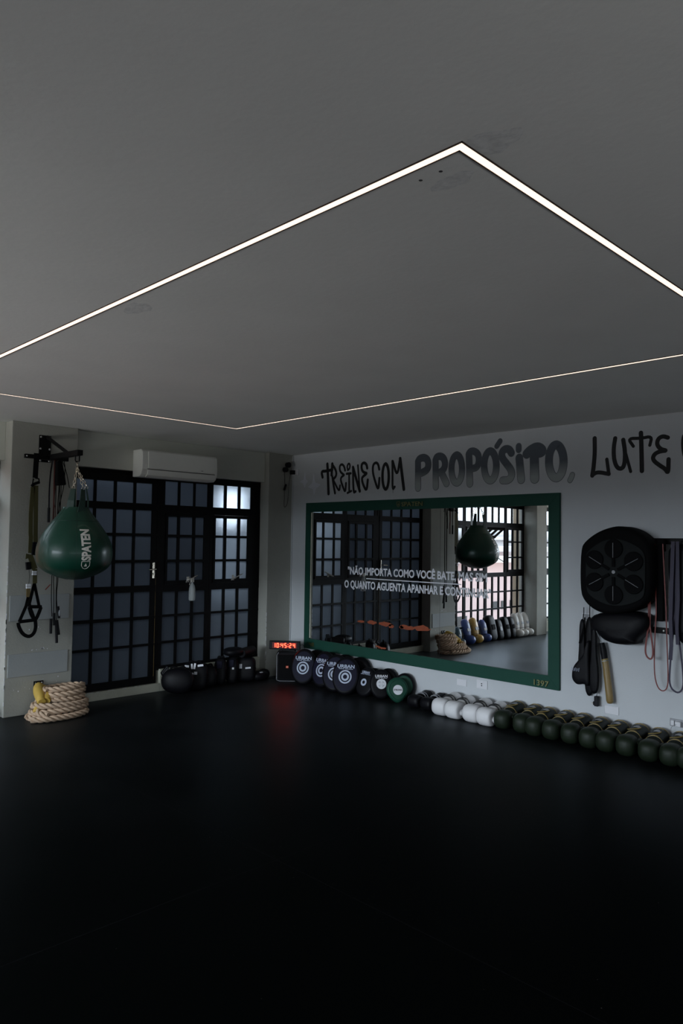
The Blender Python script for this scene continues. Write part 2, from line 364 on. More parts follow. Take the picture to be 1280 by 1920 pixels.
def disc(mb, c, rad, n=24, z=0, m=None, rin=0):
    if rin:
        vs = []; fs = []
        for k in range(n):
            a = 2*PI*k/n; vs += [(c[0]+rad*math.cos(a), c[1]+rad*math.sin(a), z), (c[0]+rin*math.cos(a), c[1]+rin*math.sin(a), z)]
        for k in range(n): j = (k+1) % n; fs.append((2*k, 2*j, 2*j+1, 2*k+1))
        mb.add(vs, fs, m)
    else: mb.add([(c[0]+rad*math.cos(2*PI*k/n), c[1]+rad*math.sin(2*PI*k/n), z) for k in range(n)], [tuple(range(n))], m)
def smooth_poly(P, it=2, closed=False):
    P = [tuple(p) for p in P]
    for _ in range(it):
        Q = []; N = len(P)
        if not closed: Q.append(P[0])
        for i in range(N if closed else N-1):
            a, b = P[i], P[(i+1) % N]
            Q.append(tuple(.75*x+.25*y for x, y in zip(a, b))); Q.append(tuple(.25*x+.75*y for x, y in zip(a, b)))
        if not closed: Q.append(P[-1])
        P = Q
    return P
def wall_strokes(mb, L, x, grow=0):   # painted strokes on the mirror wall, as thin as paint
    k_ = 0
    for pts, rad in L:
        rad += grow; P = smooth_poly(pts, 2) if len(pts) > 2 else pts
        for i, (y, z) in enumerate(P):
            xx = x-.00002*(k_ % 40); k_ += 1
            mb.add([(xx, y+rad*math.cos(2*PI*k/14), z+rad*math.sin(2*PI*k/14)) for k in range(14)], [tuple(range(14))])
            if i < len(P)-1:
                y2, z2 = P[i+1]; d = math.hypot(y2-y, z2-z)
                if d < 1e-6: continue
                ny, nz = -(z2-z)/d*rad, (y2-y)/d*rad
                mb.add([(xx-.00001, y+ny, z+nz), (xx-.00001, y2+ny, z2+nz), (xx-.00001, y2-ny, z2-nz), (xx-.00001, y-ny, z-nz)], [(0, 1, 2, 3)])
D = {
 'TREINE': [[[[6.107,2.504],[6.096,2.402],[6.079,2.157]],0.02],[[[6.184,2.354],[6.207,2.425],[6.128,2.423],[6.021,2.433]],0.018],[[[6.023,2.501],[6.033,2.372]],0.019],[[[6.016,2.485],[5.959,2.42],[5.952,2.359],[6.007,2.319]],0.016],[[[6.02,2.354],[5.997,2.249],[5.972,2.16]],0.016],[[[6.0,2.31],[5.903,2.169],[5.892,2.244]],0.013],[[[5.813,2.412],[5.83,2.464],[5.869,2.489],[5.903,2.469],[5.899,2.412],[5.857,2.376],[5.821,2.361],[5.872,2.342],[5.884,2.308],[5.849,2.234],[5.805,2.157],[5.796,2.267]],0.014],[[[5.771,2.418],[5.784,2.457],[5.758,2.493],[5.734,2.468],[5.744,2.426],[5.771,2.413]],0.012],[[[5.788,2.372],[5.723,2.374]],0.014],[[[5.749,2.369],[5.743,2.17]],0.013],[[[5.77,2.154],[5.71,2.174]],0.013],[[[5.689,2.445],[5.678,2.152],[5.643,2.166]],0.015],[[[5.689,2.44],[5.634,2.3],[5.579,2.167]],0.018],[[[5.613,2.457],[5.593,2.289],[5.583,2.172]],0.013],[[[5.47,2.416],[5.482,2.462],[5.522,2.484],[5.559,2.462],[5.551,2.396],[5.514,2.369],[5.469,2.361],[5.525,2.332],[5.551,2.311],[5.535,2.245],[5.474,2.158],[5.459,2.287]],0.016],[[[5.291,2.393],[5.308,2.453],[5.342,2.472],[5.384,2.45],[5.388,2.37],[5.355,2.277],[5.3,2.159],[5.287,2.297]],0.015],[[[5.199,2.448],[5.187,2.441],[5.175,2.424],[5.165,2.398],[5.157,2.365],[5.153,2.327],[5.152,2.288],[5.155,2.251],[5.162,2.218],[5.171,2.193],[5.183,2.178],[5.195,2.172],[5.208,2.179],[5.22,2.195],[5.23,2.221],[5.238,2.255],[5.242,2.293],[5.243,2.332],[5.24,2.37],[5.233,2.402],[5.224,2.428],[5.212,2.443],[5.199,2.448]],0.018],[[[5.104,2.47],[5.099,2.321],[5.098,2.162],[5.067,2.193]],0.014],[[[5.098,2.467],[5.033,2.297],[4.996,2.489]],0.015],[[[4.996,2.489],[4.971,2.337],[4.94,2.162]],0.019],[[[5.092,2.16],[5.091,2.13]],0.002]],
 'LUTE': [[[[2.838,2.507],[2.836,2.382],[2.849,2.249],[2.859,2.192]],0.019],[[[2.859,2.196],[2.814,2.221],[2.714,2.197]],0.017],[[[2.714,2.197],[2.731,2.321]],0.015],[[[2.659,2.491],[2.673,2.409],[2.67,2.317],[2.649,2.253],[2.616,2.231],[2.583,2.252],[2.574,2.362],[2.591,2.472]],0.018],[[[2.572,2.362],[2.53,2.207]],0.013],[[[2.445,2.516],[2.44,2.352],[2.438,2.206]],0.018],[[[2.507,2.412],[2.553,2.481],[2.445,2.471],[2.356,2.481],[2.374,2.409]],0.013],[[[2.233,2.458],[2.272,2.474],[2.309,2.456],[2.319,2.409],[2.288,2.369],[2.239,2.355],[2.297,2.355],[2.343,2.332],[2.352,2.289],[2.295,2.24],[2.253,2.212],[2.231,2.173],[2.228,2.286]],0.017],[[[2.071,2.446],[2.095,2.473],[2.115,2.457],[2.119,2.371],[2.102,2.283],[2.067,2.201]],0.015]],
 'PROPO': [[[[4.754,2.443],[4.75,2.167]],0.037],[[[4.752,2.443],[4.735,2.47],[4.678,2.479],[4.63,2.455],[4.614,2.4],[4.633,2.346],[4.707,2.32]],0.037],[[[4.527,2.441],[4.52,2.171]],0.036],[[[4.527,2.441],[4.511,2.474],[4.461,2.477],[4.419,2.447],[4.403,2.386],[4.426,2.334],[4.476,2.31]],0.035],[[[4.45,2.308],[4.387,2.198]],0.036],[[[4.265,2.473],[4.247,2.466],[4.23,2.448],[4.216,2.421],[4.206,2.388],[4.201,2.35],[4.2,2.311],[4.205,2.273],[4.215,2.241],[4.228,2.216],[4.244,2.2],[4.262,2.196],[4.28,2.202],[4.297,2.219],[4.311,2.246],[4.322,2.28],[4.327,2.318],[4.328,2.358],[4.323,2.395],[4.313,2.428],[4.3,2.453],[4.283,2.468],[4.265,2.473]],0.034],[[[4.12,2.471],[4.107,2.182]],0.036],[[[4.122,2.471],[4.106,2.496],[4.06,2.496],[4.013,2.463],[4.001,2.398],[4.024,2.335],[4.082,2.327]],0.033],[[[3.877,2.481],[3.858,2.474],[3.84,2.456],[3.825,2.428],[3.815,2.394],[3.809,2.356],[3.809,2.316],[3.814,2.278],[3.824,2.245],[3.839,2.22],[3.856,2.204],[3.875,2.199],[3.895,2.206],[3.913,2.224],[3.928,2.251],[3.938,2.285],[3.944,2.324],[3.945,2.365],[3.939,2.403],[3.929,2.436],[3.914,2.461],[3.897,2.477],[3.877,2.481]],0.034],[[[3.805,2.521],[3.769,2.566]],0.024],[[[3.647,2.445],[3.671,2.483],[3.719,2.489],[3.752,2.456],[3.746,2.403],[3.69,2.34],[3.646,2.284],[3.64,2.232],[3.674,2.192],[3.738,2.195]],0.034],[[[3.57,2.501],[3.57,2.468]],0.028],[[[3.564,2.393],[3.543,2.192]],0.037],[[[3.486,2.424],[3.448,2.457],[3.38,2.482],[3.331,2.451],[3.335,2.424],[3.417,2.424]],0.042],[[[3.41,2.386],[3.405,2.194]],0.043],[[[3.194,2.483],[3.174,2.475],[3.156,2.456],[3.141,2.428],[3.13,2.392],[3.124,2.352],[3.124,2.31],[3.13,2.271],[3.14,2.236],[3.155,2.21],[3.174,2.193],[3.193,2.188],[3.213,2.196],[3.232,2.214],[3.247,2.242],[3.258,2.279],[3.264,2.319],[3.264,2.362],[3.259,2.402],[3.248,2.436],[3.232,2.463],[3.214,2.479],[3.194,2.483]],0.036],[[[3.041,2.209],[3.047,2.19],[3.063,2.162]],0.022]],
 'STAR': [[[6.34,2.409],[6.308,2.299],[6.214,2.27],[6.292,2.224],[6.326,2.144],[6.35,2.221],[6.439,2.248],[6.362,2.296]],[[6.495,2.443],[6.474,2.347],[6.436,2.317],[6.469,2.296],[6.494,2.24],[6.525,2.294],[6.583,2.322],[6.515,2.346]]],
 'SHIELD': [[2.864,1.573],[2.824,1.641],[2.721,1.712],[2.606,1.752],[2.516,1.759],[2.4,1.723],[2.314,1.652],[2.28,1.582],[2.281,1.267],[2.316,1.174],[2.401,1.105],[2.518,1.067],[2.63,1.051],[2.745,1.071],[2.832,1.139],[2.868,1.226]],
 'SHIN': [[2.804,1.514],[2.782,1.559],[2.673,1.635],[2.582,1.656],[2.493,1.651],[2.377,1.602],[2.328,1.553],[2.316,1.497],[2.32,1.245],[2.343,1.194],[2.436,1.146],[2.538,1.124],[2.643,1.131],[2.766,1.189],[2.802,1.246]],
 'SHC': [[2.565,1.393],[2.565,1.577],[2.406,1.481],[2.406,1.303],[2.565,1.212],[2.724,1.306],[2.724,1.486]],
 'LOWP': [[2.808,1.055],[2.81,0.906],[2.766,0.928],[2.735,0.883],[2.689,0.84],[2.605,0.816],[2.515,0.815],[2.46,0.824],[2.42,0.832],[2.427,0.857],[2.355,0.935],[2.327,1.001],[2.355,1.091]],
 'BAG': [[0.106,1.867],[0.12,1.835],[0.195,1.734],[0.257,1.642],[0.297,1.559],[0.311,1.481],[0.306,1.412],[0.284,1.357],[0.231,1.311],[0.155,1.274],[0.08,1.251],[0,1.242]],
 'BAGX': 2.813,
 'TRXtop': [[2.658,6.57,2.305],[2.655,6.57,2.231],[2.653,6.57,2.136]],
 'TRXh1': [[2.624,6.57,2.06],[2.639,6.57,2.079],[2.691,6.57,2.101]],
 'TRXd': [[2.638,6.57,2.129],[2.627,6.57,2.066],[2.691,6.57,2.096],[2.685,6.57,2.13],[2.653,6.57,2.136]],
 'OL1': [[2.635,6.57,2.055],[2.63,6.57,1.966],[2.624,6.57,1.809],[2.627,6.57,1.637],[2.631,6.57,1.604],[2.629,6.57,1.462]],
 'OL2': [[2.663,6.57,2.068],[2.668,6.57,1.811],[2.671,6.57,1.638],[2.674,6.57,1.559],[2.667,6.57,1.475]],
 'OLx': [[2.585,6.56,1.433],[2.626,6.56,1.43],[2.668,6.56,1.32]],
 'bk1': [[2.67,6.56,1.559],[2.663,6.56,1.488],[2.661,6.56,1.443]],
 'bk2': [[2.608,6.56,1.382],[2.617,6.56,1.315]],
 'OL3': [[2.668,6.56,1.32],[2.671,6.56,1.191]],
 'wt1': [[2.661,6.545,1.302],[2.662,6.545,1.266]],
 'OL4': [[2.622,6.57,1.186],[2.624,6.57,1.07]],
 'wt2': [[2.616,6.555,1.187],[2.618,6.555,1.148]],
 'cord': [[2.624,6.57,1.314],[2.631,6.57,1.25],[2.625,6.57,1.186]],
 'bl1': [[2.671,6.56,1.191],[2.655,6.56,1.121],[2.627,6.56,0.988]],
 'bl2': [[2.671,6.56,1.191],[2.687,6.56,1.12],[2.72,6.56,0.983]],
 'bh1': [[2.627,6.56,0.985],[2.74,6.56,0.979]],
 'bs1': [[2.631,6.56,0.981],[2.655,6.56,0.903],[2.689,6.56,0.862],[2.71,6.56,0.899],[2.737,6.56,0.976]],
 'bl3': [[2.624,6.57,1.07],[2.609,6.57,0.994],[2.553,6.57,0.858]],
 'bl4': [[2.624,6.57,1.07],[2.644,6.57,0.98],[2.686,6.57,0.868]],
 'bh2': [[2.55,6.57,0.855],[2.696,6.57,0.864]],
 'bs2': [[2.544,6.57,0.849],[2.549,6.57,0.814],[2.582,6.57,0.748],[2.64,6.57,0.714],[2.684,6.57,0.74],[2.701,6.57,0.796],[2.693,6.57,0.864]],
 'ropes': [[[2.793,6.55,2.299],[2.778,6.55,2.186],[2.772,6.55,2.026],[2.775,6.55,1.867]],[[2.804,6.55,2.3],[2.786,6.55,2.187],[2.78,6.55,2.027],[2.783,6.55,1.868]],[[2.82,6.55,2.302],[2.82,6.55,2.136],[2.823,6.55,1.869],[2.821,6.55,1.742]],[[2.837,6.55,2.303],[2.838,6.55,2.084],[2.824,6.55,1.923],[2.845,6.55,1.859],[2.837,6.55,1.742]],[[2.89,6.55,2.324],[2.938,6.55,2.209],[2.97,6.55,2.065]],[[2.913,6.55,2.305],[2.926,6.55,2.252],[2.92,6.55,2.084],[2.886,6.55,1.926],[2.873,6.55,1.818]],[[2.876,6.55,2.086],[2.869,6.55,1.952],[2.868,6.55,1.818]]],
 'handle1': [[2.776,6.55,1.873],[2.777,6.55,1.74]],
 'pouch': [[2.815,6.5,2.298],[2.864,6.5,2.302],[2.889,6.5,2.192],[2.909,6.5,2.086],[2.822,6.5,2.075],[2.818,6.5,2.186]],
 'ropes2': [[[2.845,6.6,1.237],[2.843,6.6,1.079],[2.856,6.6,0.881]],[[2.858,6.6,1.236],[2.87,6.6,1.078],[2.871,6.6,0.814]],[[2.892,6.6,1.236],[2.886,6.6,1.077],[2.907,6.6,0.746]],[[2.905,6.6,1.235],[2.89,6.6,1.077],[2.908,6.6,0.911]]],
 'hand2': [[[2.849,6.6,0.862],[2.85,6.6,0.727]],[[2.904,6.6,0.845],[2.925,6.6,0.711]],[[2.897,6.6,0.845],[2.908,6.6,0.637]],[[2.875,6.6,0.912],[2.881,6.6,0.8]],[[2.91,6.6,0.97],[2.923,6.6,0.863]]],
 'redtag': [[2.833,6.6,1.175],[2.788,6.6,1.127]],
 'plate': [[2.728,6.69,2.542],[2.832,6.69,2.544],[2.84,6.69,2.296],[2.735,6.69,2.297]],
 'armend': [[2.831,6.02,2.352]],
 'chtop': [[2.813,6.08,2.28]],
 'rings': [[2.756,6.08,2.031],[2.825,6.08,2.049],[2.893,6.08,2.044]],
 'barL': [[2.564,6.6,2.328],[2.95,6.6,2.349]],
 'pan1': [[2.512,6.69,1.079],[3.061,6.69,1.076],[3.062,6.69,0.841],[2.515,6.69,0.852]],
 'pan2': [[2.51,6.69,0.555],[3.056,6.69,0.551],[3.052,6.69,0.348],[2.513,6.69,0.349]],
 'rplate': [[2.745,6.69,0.292],[2.833,6.69,0.286],[2.831,6.69,0.174]],
 'GY': [3.523,3.36,3.217,3.055,2.909,2.749,2.592,2.436,2.278,2.119,1.981],
 'WY': [4.204,4.033,3.857,3.687],
 'REFB': [[1.014,7.718],[1.845,6.952],[1.792,6.844],[1.524,6.824],[1.328,6.801],[1.13,6.71],[0.816,6.738],[0.584,6.769],[0.483,6.762],[0.35,6.73],[0.103,6.807],[0.056,6.525]],
 'REFT': [[2.376,0.338],[2.263,0.418],[2.052,0.418],[1.859,0.357],[1.436,0.393],[1.202,0.342],[1.016,0.367],[0.799,0.353],[0.689,0.406],[0.548,0.412],[0.348,0.393],[-0.375,0.311]],
 'pile': [[4.198,6.516],[4.601,6.525],[4.849,6.577],[5.173,6.663]],
 'pileT': [[4.244,6.6,0.273],[4.509,6.6,0.301],[4.309,6.6,0.288],[4.856,6.6,0.411],[5.005,6.6,0.278],[4.784,6.6,0.4],[4.149,6.6,0.24]],
 'hand': [[4.409,6.8,1.143],[4.551,6.8,1.209],[5.013,6.8,1.15],[5.164,6.8,1.214],[4.027,6.8,1.282],[3.977,6.8,1.266],[4.435,6.8,1.177],[4.489,6.8,0.937]],
 'clock': [[5.274,6.38,0.457],[5.692,6.38,0.433],[5.685,6.38,0.341],[5.261,6.38,0.38],[5.331,6.38,0.35],[5.694,6.38,-0.03]],
 'lamps': [[5.731,6.69,2.521],[5.682,6.69,2.459],[5.793,6.69,2.435],[5.703,6.69,2.248],[5.7,6.69,2.003],[5.786,6.69,2.344]],
 'red': [[[2.337,1.002],[2.365,0.844],[2.368,0.751],[2.326,0.717],[2.307,0.758],[2.311,0.827],[2.333,0.98]]],
 'red2': [[2.287,1.083],[2.299,0.889],[2.305,0.619],[2.281,0.515],[2.24,0.486],[2.202,0.519],[2.198,0.633],[2.208,0.899],[2.212,1.112]],
 'pur': [[2.151,1.117],[2.163,0.904],[2.186,0.674],[2.191,0.537],[2.135,0.489],[2.091,0.522],[2.084,0.613],[2.112,0.872],[2.137,0.982],[2.144,1.118]],
 'baton': [[5.78,2.747,0.803],[5.78,2.725,0.675],[5.78,2.706,0.642],[5.78,2.684,0.33]],
 'padl': [[2.865,0.811],[2.879,0.762],[2.895,0.69],[2.94,0.641],[2.987,0.582],[3.002,0.514],[2.997,0.47],[2.968,0.437],[2.935,0.435],[2.893,0.448],[2.86,0.429],[2.842,0.449],[2.851,0.686],[2.842,0.809]],
 'padl2': [[2.852,0.973],[2.856,0.837],[2.852,0.684],[2.861,0.466],[2.847,0.359],[2.826,0.338],[2.805,0.365],[2.792,0.454],[2.769,0.393],[2.751,0.383],[2.728,0.408],[2.724,0.485],[2.742,0.569],[2.76,0.652],[2.778,0.758],[2.792,0.813],[2.805,0.89],[2.842,0.947]],
 'chg': [[5.8,2.817,0.358],[5.8,2.775,0.273],[5.8,2.798,0.423]],
 'seam': [[2.676,3.827],[2.678,3.554],[2.69,1.823],[2.698,1.477],[1.171,3.082],[1.158,2.443],[4.119,3.342],[4.219,1.657]],
 'hole': [[1.611,1.312],[1.61,1.239],[1.643,2.973],[1.584,1.08]],
}


# ============================================================ the room
st = lambda name, mb, m, **k: build(name, mb, m, kind='structure', **k)
b = MB().box(-3.5, 6.0, -3.2, 7.1, -.12, 0); st('floor', b, 'rubber_floor')
LX0, LX1, LY0, LY1, G = 1.54, 4.09, 1.12, 5.52, .017
b = MB()
b.box(LX0+G, LX1-G, LY0+G, LY1-G, 2.65, 2.80)
b.box(-3.5, LX0-G, -3.2, 7.1, 2.65, 2.80); b.box(LX1+G, 6.0, -3.2, 7.1, 2.65, 2.80)
b.box(LX0-G, LX1+G, -3.2, LY0-G, 2.65, 2.80); b.box(LX0-G, LX1+G, LY1+G, 7.1, 2.65, 2.80)
st('ceiling', b, 'ceiling')
b = MB().box(-3.5, 6.0, -3.2, 7.1, 2.83, 2.95); st('ceiling', b, 'passage_wall')
b = MB().box(5.84, 6.0, -3.2, 7.1, 0, 2.65); st('wall_right', b, 'white_wall')
b = MB().box(2.2, 5.84, -3.2, -3.06, 0, 2.65); b.box(-3.5, 2.2, -3.2, -3.06, 0, .45); b.box(-3.5, 2.2, -3.2, -3.06, 2.35, 2.65); b.box(-3.5, -3.0, -3.2, -3.06, .45, 2.35); st('wall_rear', b, 'white_wall')
# far wall: lintels and ledges around the openings, the two pillars, the column between the clear windows
b = MB().box(3.105, 5.46, 6.79, 7.0, 2.30, 2.65); b.box(.08, 2.487, 6.85, 7.05, 2.30, 2.65); b.box(-3.5, -.27, 6.85, 7.05, 2.30, 2.65)
st('wall_back', b, 'lintel', bevel=.004)
b = MB().box(3.105, 4.13, 6.82, 7.0, 0, .085); b.box(4.13, 5.46, 6.82, 7.0, 0, .228)
b.box(.08, 2.487, 6.90, 7.05, 0, .228); b.box(-3.5, -.27, 6.90, 7.05, 0, .228)
st('trim_1', b, 'ledge', bevel=.004)
b = MB().box(2.487, 3.105, 6.70, 7.06, 0, 2.65); st('wall_pillar', b, 'pillar', bevel=.006)
b = MB().box(5.46, 5.84, 6.71, 7.06, 0, 2.65); st('wall_pillar', b, 'pillar', bevel=.006)
b = MB().box(-.27, .08, 6.70, 7.06, 0, 2.65); st('wall_pillar', b, 'pillar', bevel=.006)
for (z0, z1) in ((.849, 1.078), (.349, .553)):
    b = MB().box(2.512, 3.058, 6.692, 6.70, z0, z1); st('wall_access_panel', b, 'plate_grey', bevel=.002)
# paint chips that bare the plaster on the pillar
b = MB()
for k in range(26):
    if k < 12: x, z = 2.70+.2*random.random(), .575+.015*random.random()
    elif k < 16: x, z = 2.62+.2*random.random(), .73+.06*random.random()
    else: x, z = 2.56+.42*random.random(), .2+.13*random.random()
    rr = .002+.004*random.random()
    b.add([(x+rr*math.cos(a)*(.6+.6*random.random()), 6.6985, z+1.4*rr*math.sin(a)) for a in [i*PI/3 for i in range(6)]], [tuple(range(6))])
for k in range(30):
    z = .1+1.3*random.random(); b.box(2.4862, 2.492, 6.699, 6.703, z, z+.01+.03*random.random())
st('trim_2', b, 'label_white')
b = MB()
for k in range(14):
    z = .12+.6*random.random(); b.box(5.4592, 5.464, 6.7085, 6.712, z, z+.01+.04*random.random())
for k in range(10):
    x = 3.2+.8*random.random(); b.box(x, x+.02+.05*random.random(), 6.819, 6.823, .083, .0862)
st('trim_3', b, 'label_white')
b = MB().box(5.822, 5.84, 6.70, 6.712, .02, 2.64); st('trim_4', b, 'white_wall')
# left and rear parts of the room behind the camera
b = MB().box(-3.5, -3.36, -3.06, 7.0, 0, .45); b.box(-3.5, -3.36, -3.06, 7.0, 2.35, 2.65); b.box(-3.5, -3.36, -3.06, 2.2, .45, 2.35)
b.box(-3.5, -3.36, 6.6, 7.0, .45, 2.35)
st('wall_left', b, 'white_wall')
b = MB()
for (x, y) in ((1.611, 1.312), (1.61, 1.239)):
    b.add([(x+.006*math.cos(a), y+.006*math.sin(a), 2.6495) for a in [i*PI/5 for i in range(10)]], [tuple(range(10))])
st('trim_5', b, 'dark_slot')
b = MB()
for (cx, cy, q) in ((1.643, 2.973, .07), (1.584, 1.06, .06), (1.68, 1.25, .05)):
    P = [(cx+q*(.6+.5*random.random())*math.cos(i*PI/7), cy+q*1.6*(.6+.5*random.random())*math.sin(i*PI/7), 2.6494) for i in range(14)]
    b.add(P, [tuple(range(14))])
mat('ceiling_patch', (.74, .75, .74), .9, noise=.25, nscale=30, bump=.3, bscale=40)
st('trim_6', b, 'ceiling_patch')

# ------------------------------------------------------------ steel windows and the door
ROWS = [(1.972, 2.228), (1.654, 1.850), (1.384, 1.628), (1.158, 1.358), (.797, 1.041), (.516, .773), (.259, .491)]
def plate(mb, x0, x1, z0, z1, rows, y0, y1):
    """steel frame plate between x0..x1, z0..z1 with pane openings; rows = [(za, zb, cols)] from top to bottom"""
    z = z1
    for (za, zb, cols) in rows:
        mb.box(x0, x1, y0, y1, zb, z)
        x = x0
        for (a, c) in cols: mb.box(x, a, y0+.004, y1-.004, za, zb); x = c
        mb.box(x, x1, y0+.004, y1-.004, za, zb); z = za
    mb.box(x0, x1, y0, y1, z0, z)
def steel_window(name, x0, x1, top, sash, low, y=6.86, glass='frosted_glass', opened=0):
    t = thing(name, ((x0+x1)/2, y, .22), kind='structure')
    f_ = MB(); plate(f_, x0, x1, .215, 2.305, [(*ROWS[0], top)], y, y+.035) if False else None
    # fixed frame: top row, bottom three rows, jambs beside the sash
    z0s, z1s = 1.115, 1.885
    plate(f_, x0, x1, z1s, 2.305, [(*ROWS[0], top)], y, y+.035)
    plate(f_, x0, x1, .215, z0s, [(*q, low) for q in ROWS[4:]], y, y+.035)
    sx0, sx1 = sash[0][0]-.028, sash[-1][1]+.028
    f_.box(x0, sx0, y, y+.035, z0s, z1s); f_.box(sx1, x1, y, y+.035, z0s, z1s)
    build('window_frame', f_, 'black_metal', t)
    s_ = MB(); plate(s_, sx0+.002, sx1-.002, z0s+.002, z1s-.002, [(*q, sash) for q in ROWS[1:4]], y-.012, y+.028)
    g_ = MB(); g_.box(sx0+.01, sx1-.01, y+.008, y+.012, z0s+.01, z1s-.01)
    if opened:
        R = Matrix.Translation((0, y+.02, z1s)) @ Matrix.Rotation(opened, 4, 'X') @ Matrix.Translation((0, -y-.02, -z1s))
        s_.v = [R @ p for p in s_.v]; g_.v = [R @ p for p in g_.v]
    so = build('window_sash', s_, 'black_metal', t); build('pane', g_, glass, so)
    p_ = MB().box(top[0][0]-.01, top[-1][1]+.01, y+.016, y+.020, ROWS[0][0]-.01, ROWS[0][1]+.01)
    p_.box(low[0][0]-.01, low[-1][1]+.01, y+.016, y+.020, ROWS[6][0]-.01, ROWS[4][1]+.01)
    build('pane', p_, glass, t)
    if opened:
        a_ = MB(); L = .62
        for q in (0, 1):
            xq = sx0+.02 if q == 0 else sx1-.02
            a_.tube([(xq, y+.02, 1.30), (xq, y+.02+L*math.sin(opened)*.9, z1s-L*math.cos(opened)*.9)], .007, 6)
        build('stay_arm', a_, 'black_metal', t)
    return t
steel_window('window_1', 4.10, 4.744, [(4.164, 4.324), (4.353, 4.521), (4.548, 4.708)], [(4.202, 4.318), (4.349, 4.513), (4.546, 4.661)], [(4.159, 4.318), (4.349, 4.514), (4.546, 4.699)])
steel_window('window_2', 4.746, 5.458, [(4.784, 4.942), (4.971, 5.137), (5.168, 5.320)], [(4.818, 4.939), (4.968, 5.132), (5.163, 5.273)], [(4.783, 4.940), (4.970, 5.132), (5.164, 5.317)])
# the glazed door (one leaf, four panes wide)
dr = thing('door_1', (3.6, 6.86, .08), kind='structure')
b = MB(); cols = [(3.165, 3.355), (3.382, 3.571), (3.600, 3.790), (3.818, 4.008)]
b.box(3.105, 3.14, 6.86, 6.90, .085, 2.305); b.box(4.070, 4.10, 6.86, 6.90, .085, 2.305); b.box(3.14, 4.07, 6.86, 6.90, 2.262, 2.305)
build('door_frame', b, 'black_metal', dr)
b = MB(); plate(b, 3.142, 4.066, .088, 2.26, [(a, c, cols) for a, c in ((1.973, 2.187), (1.660, 1.904), (1.384, 1.632), (1.116, 1.356), (.794, 1.050), (.507, .762), (.162, .483))], 6.853, 6.890)
lf = build('door_leaf', b, 'black_metal', dr)
b = MB().box(3.15, 4.02, 6.873, 6.877, .15, 2.20); build('pane', b, 'frosted_glass', lf)
b = MB(); b.tube([(4.035, 6.848, 1.19), (4.035, 6.848, 1.355)], .016, 10, flat=.5)
b.tube([(4.035, 6.85, 1.285), (4.035, 6.80, 1.285), (3.955, 6.80, 1.280)], .008, 8)
b.tube([(4.035, 6.848, 1.235), (4.035, 6.835, 1.235)], .010, 10)
build('door_handle', b, 'chrome', dr, smooth=True)
# thin pale worn edge where leaf meets frame
b = MB().box(4.0665, 4.0678, 6.854, 6.857, .12, 1.20); build('worn_edge', b, 'baton_gold', dr)
def win_handle(name, p0, p1, lab, grp):
    p0, p1 = Vector(p0), Vector(p1); t = thing(name, (p0+p1)/2, lab, 'handle', grp)
    d = (p1-p0); b = MB(); b.tube([p0-V(0, .0, 0), p0+d*.55, p1], [.012, .010, .008], 8, flat=.6); build('lever', b, 'handle_white', t, smooth=True)
    b = MB(); c = p0+d*.35; b.tube([c+V(0, .045, 0), c], .012, 10); b.box(c.x-.014, c.x+.014, 6.842, 6.849, c.z-.03, c.z+.03); build('spindle', b, 'handle_white', t)
win_handle('window_handle', (4.409, 6.80, 1.143), (4.551, 6.80, 1.209), 'pale tilted lever handle on the middle steel window with the spray bottle hung from it', None)
win_handle('window_handle', (5.013, 6.80, 1.150), (5.164, 6.80, 1.214), 'pale tilted lever handle on the brightest window next to the right pillar', None)
# clear windows left of the pillar (seen in the mirror)
def cols_of(x0, x1, inset):
    a, c = x0+inset, x1-inset; w_ = (c-a-.058)/3
    return [(a+i*(w_+.029), a+i*(w_+.029)+w_) for i in range(3)]
edges = [2.485, 1.886, 1.283, .668, .082]; n_ = 3
for i in range(4):
    x1, x0 = edges[i], edges[i+1]
    steel_window(f'window_{n_}', x0, x1-.002, cols_of(x0, x1, .030), cols_of(x0, x1, .065), cols_of(x0, x1, .030), y=6.955, glass='clear_glass', opened=math.radians(52) if i == 2 else 0); n_ += 1
for i in range(5):
    x1 = -.272-i*.61; x0 = x1-.61
    steel_window(f'window_{n_}', x0, x1-.002, cols_of(x0, x1, .030), cols_of(x0, x1, .065), cols_of(x0, x1, .030), y=6.955, glass='clear_glass'); n_ += 1

# ------------------------------------------------------------ light line in the ceiling
t = thing('led_light_line', ((LX0+LX1)/2, (LY0+LY1)/2, 2.65), 'thin warm white light line set in the ceiling as a large rectangle', 'ceiling light')
b = MB(); zt = 2.6485; g = G-.004
pr_ = MB()
for (x0, x1, y0, y1) in ((LX0-g, LX0+g, LY0-g, LY1+g), (LX1-g, LX1+g, LY0-g, LY1+g), (LX0+g, LX1-g, LY0-g, LY0+g), (LX0+g, LX1-g, LY1-g, LY1+g)):
    d = MB().box(x0, x1, y0, y1, zt, zt+.004); build('diffuser', d, 'led_warm', t)
for (x0, x1, y0, y1) in ((LX0-G, LX0-g, LY0-G, LY1+G), (LX0+g, LX0+G, LY0+g, LY1-g), (LX1+g, LX1+G, LY0-G, LY1+G), (LX1-G, LX1-g, LY0+g, LY1-g),
                         (LX0-G, LX1+G, LY0-G, LY0-g), (LX0+g, LX1-g, LY0+g, LY0+G), (LX0-G, LX1+G, LY1+g, LY1+G), (LX0+g, LX1-g, LY1-G, LY1-g)):
    pr_.box(x0, x1, y0, y1, 2.647, 2.70)
build('profile', pr_, 'profile_brown', t)

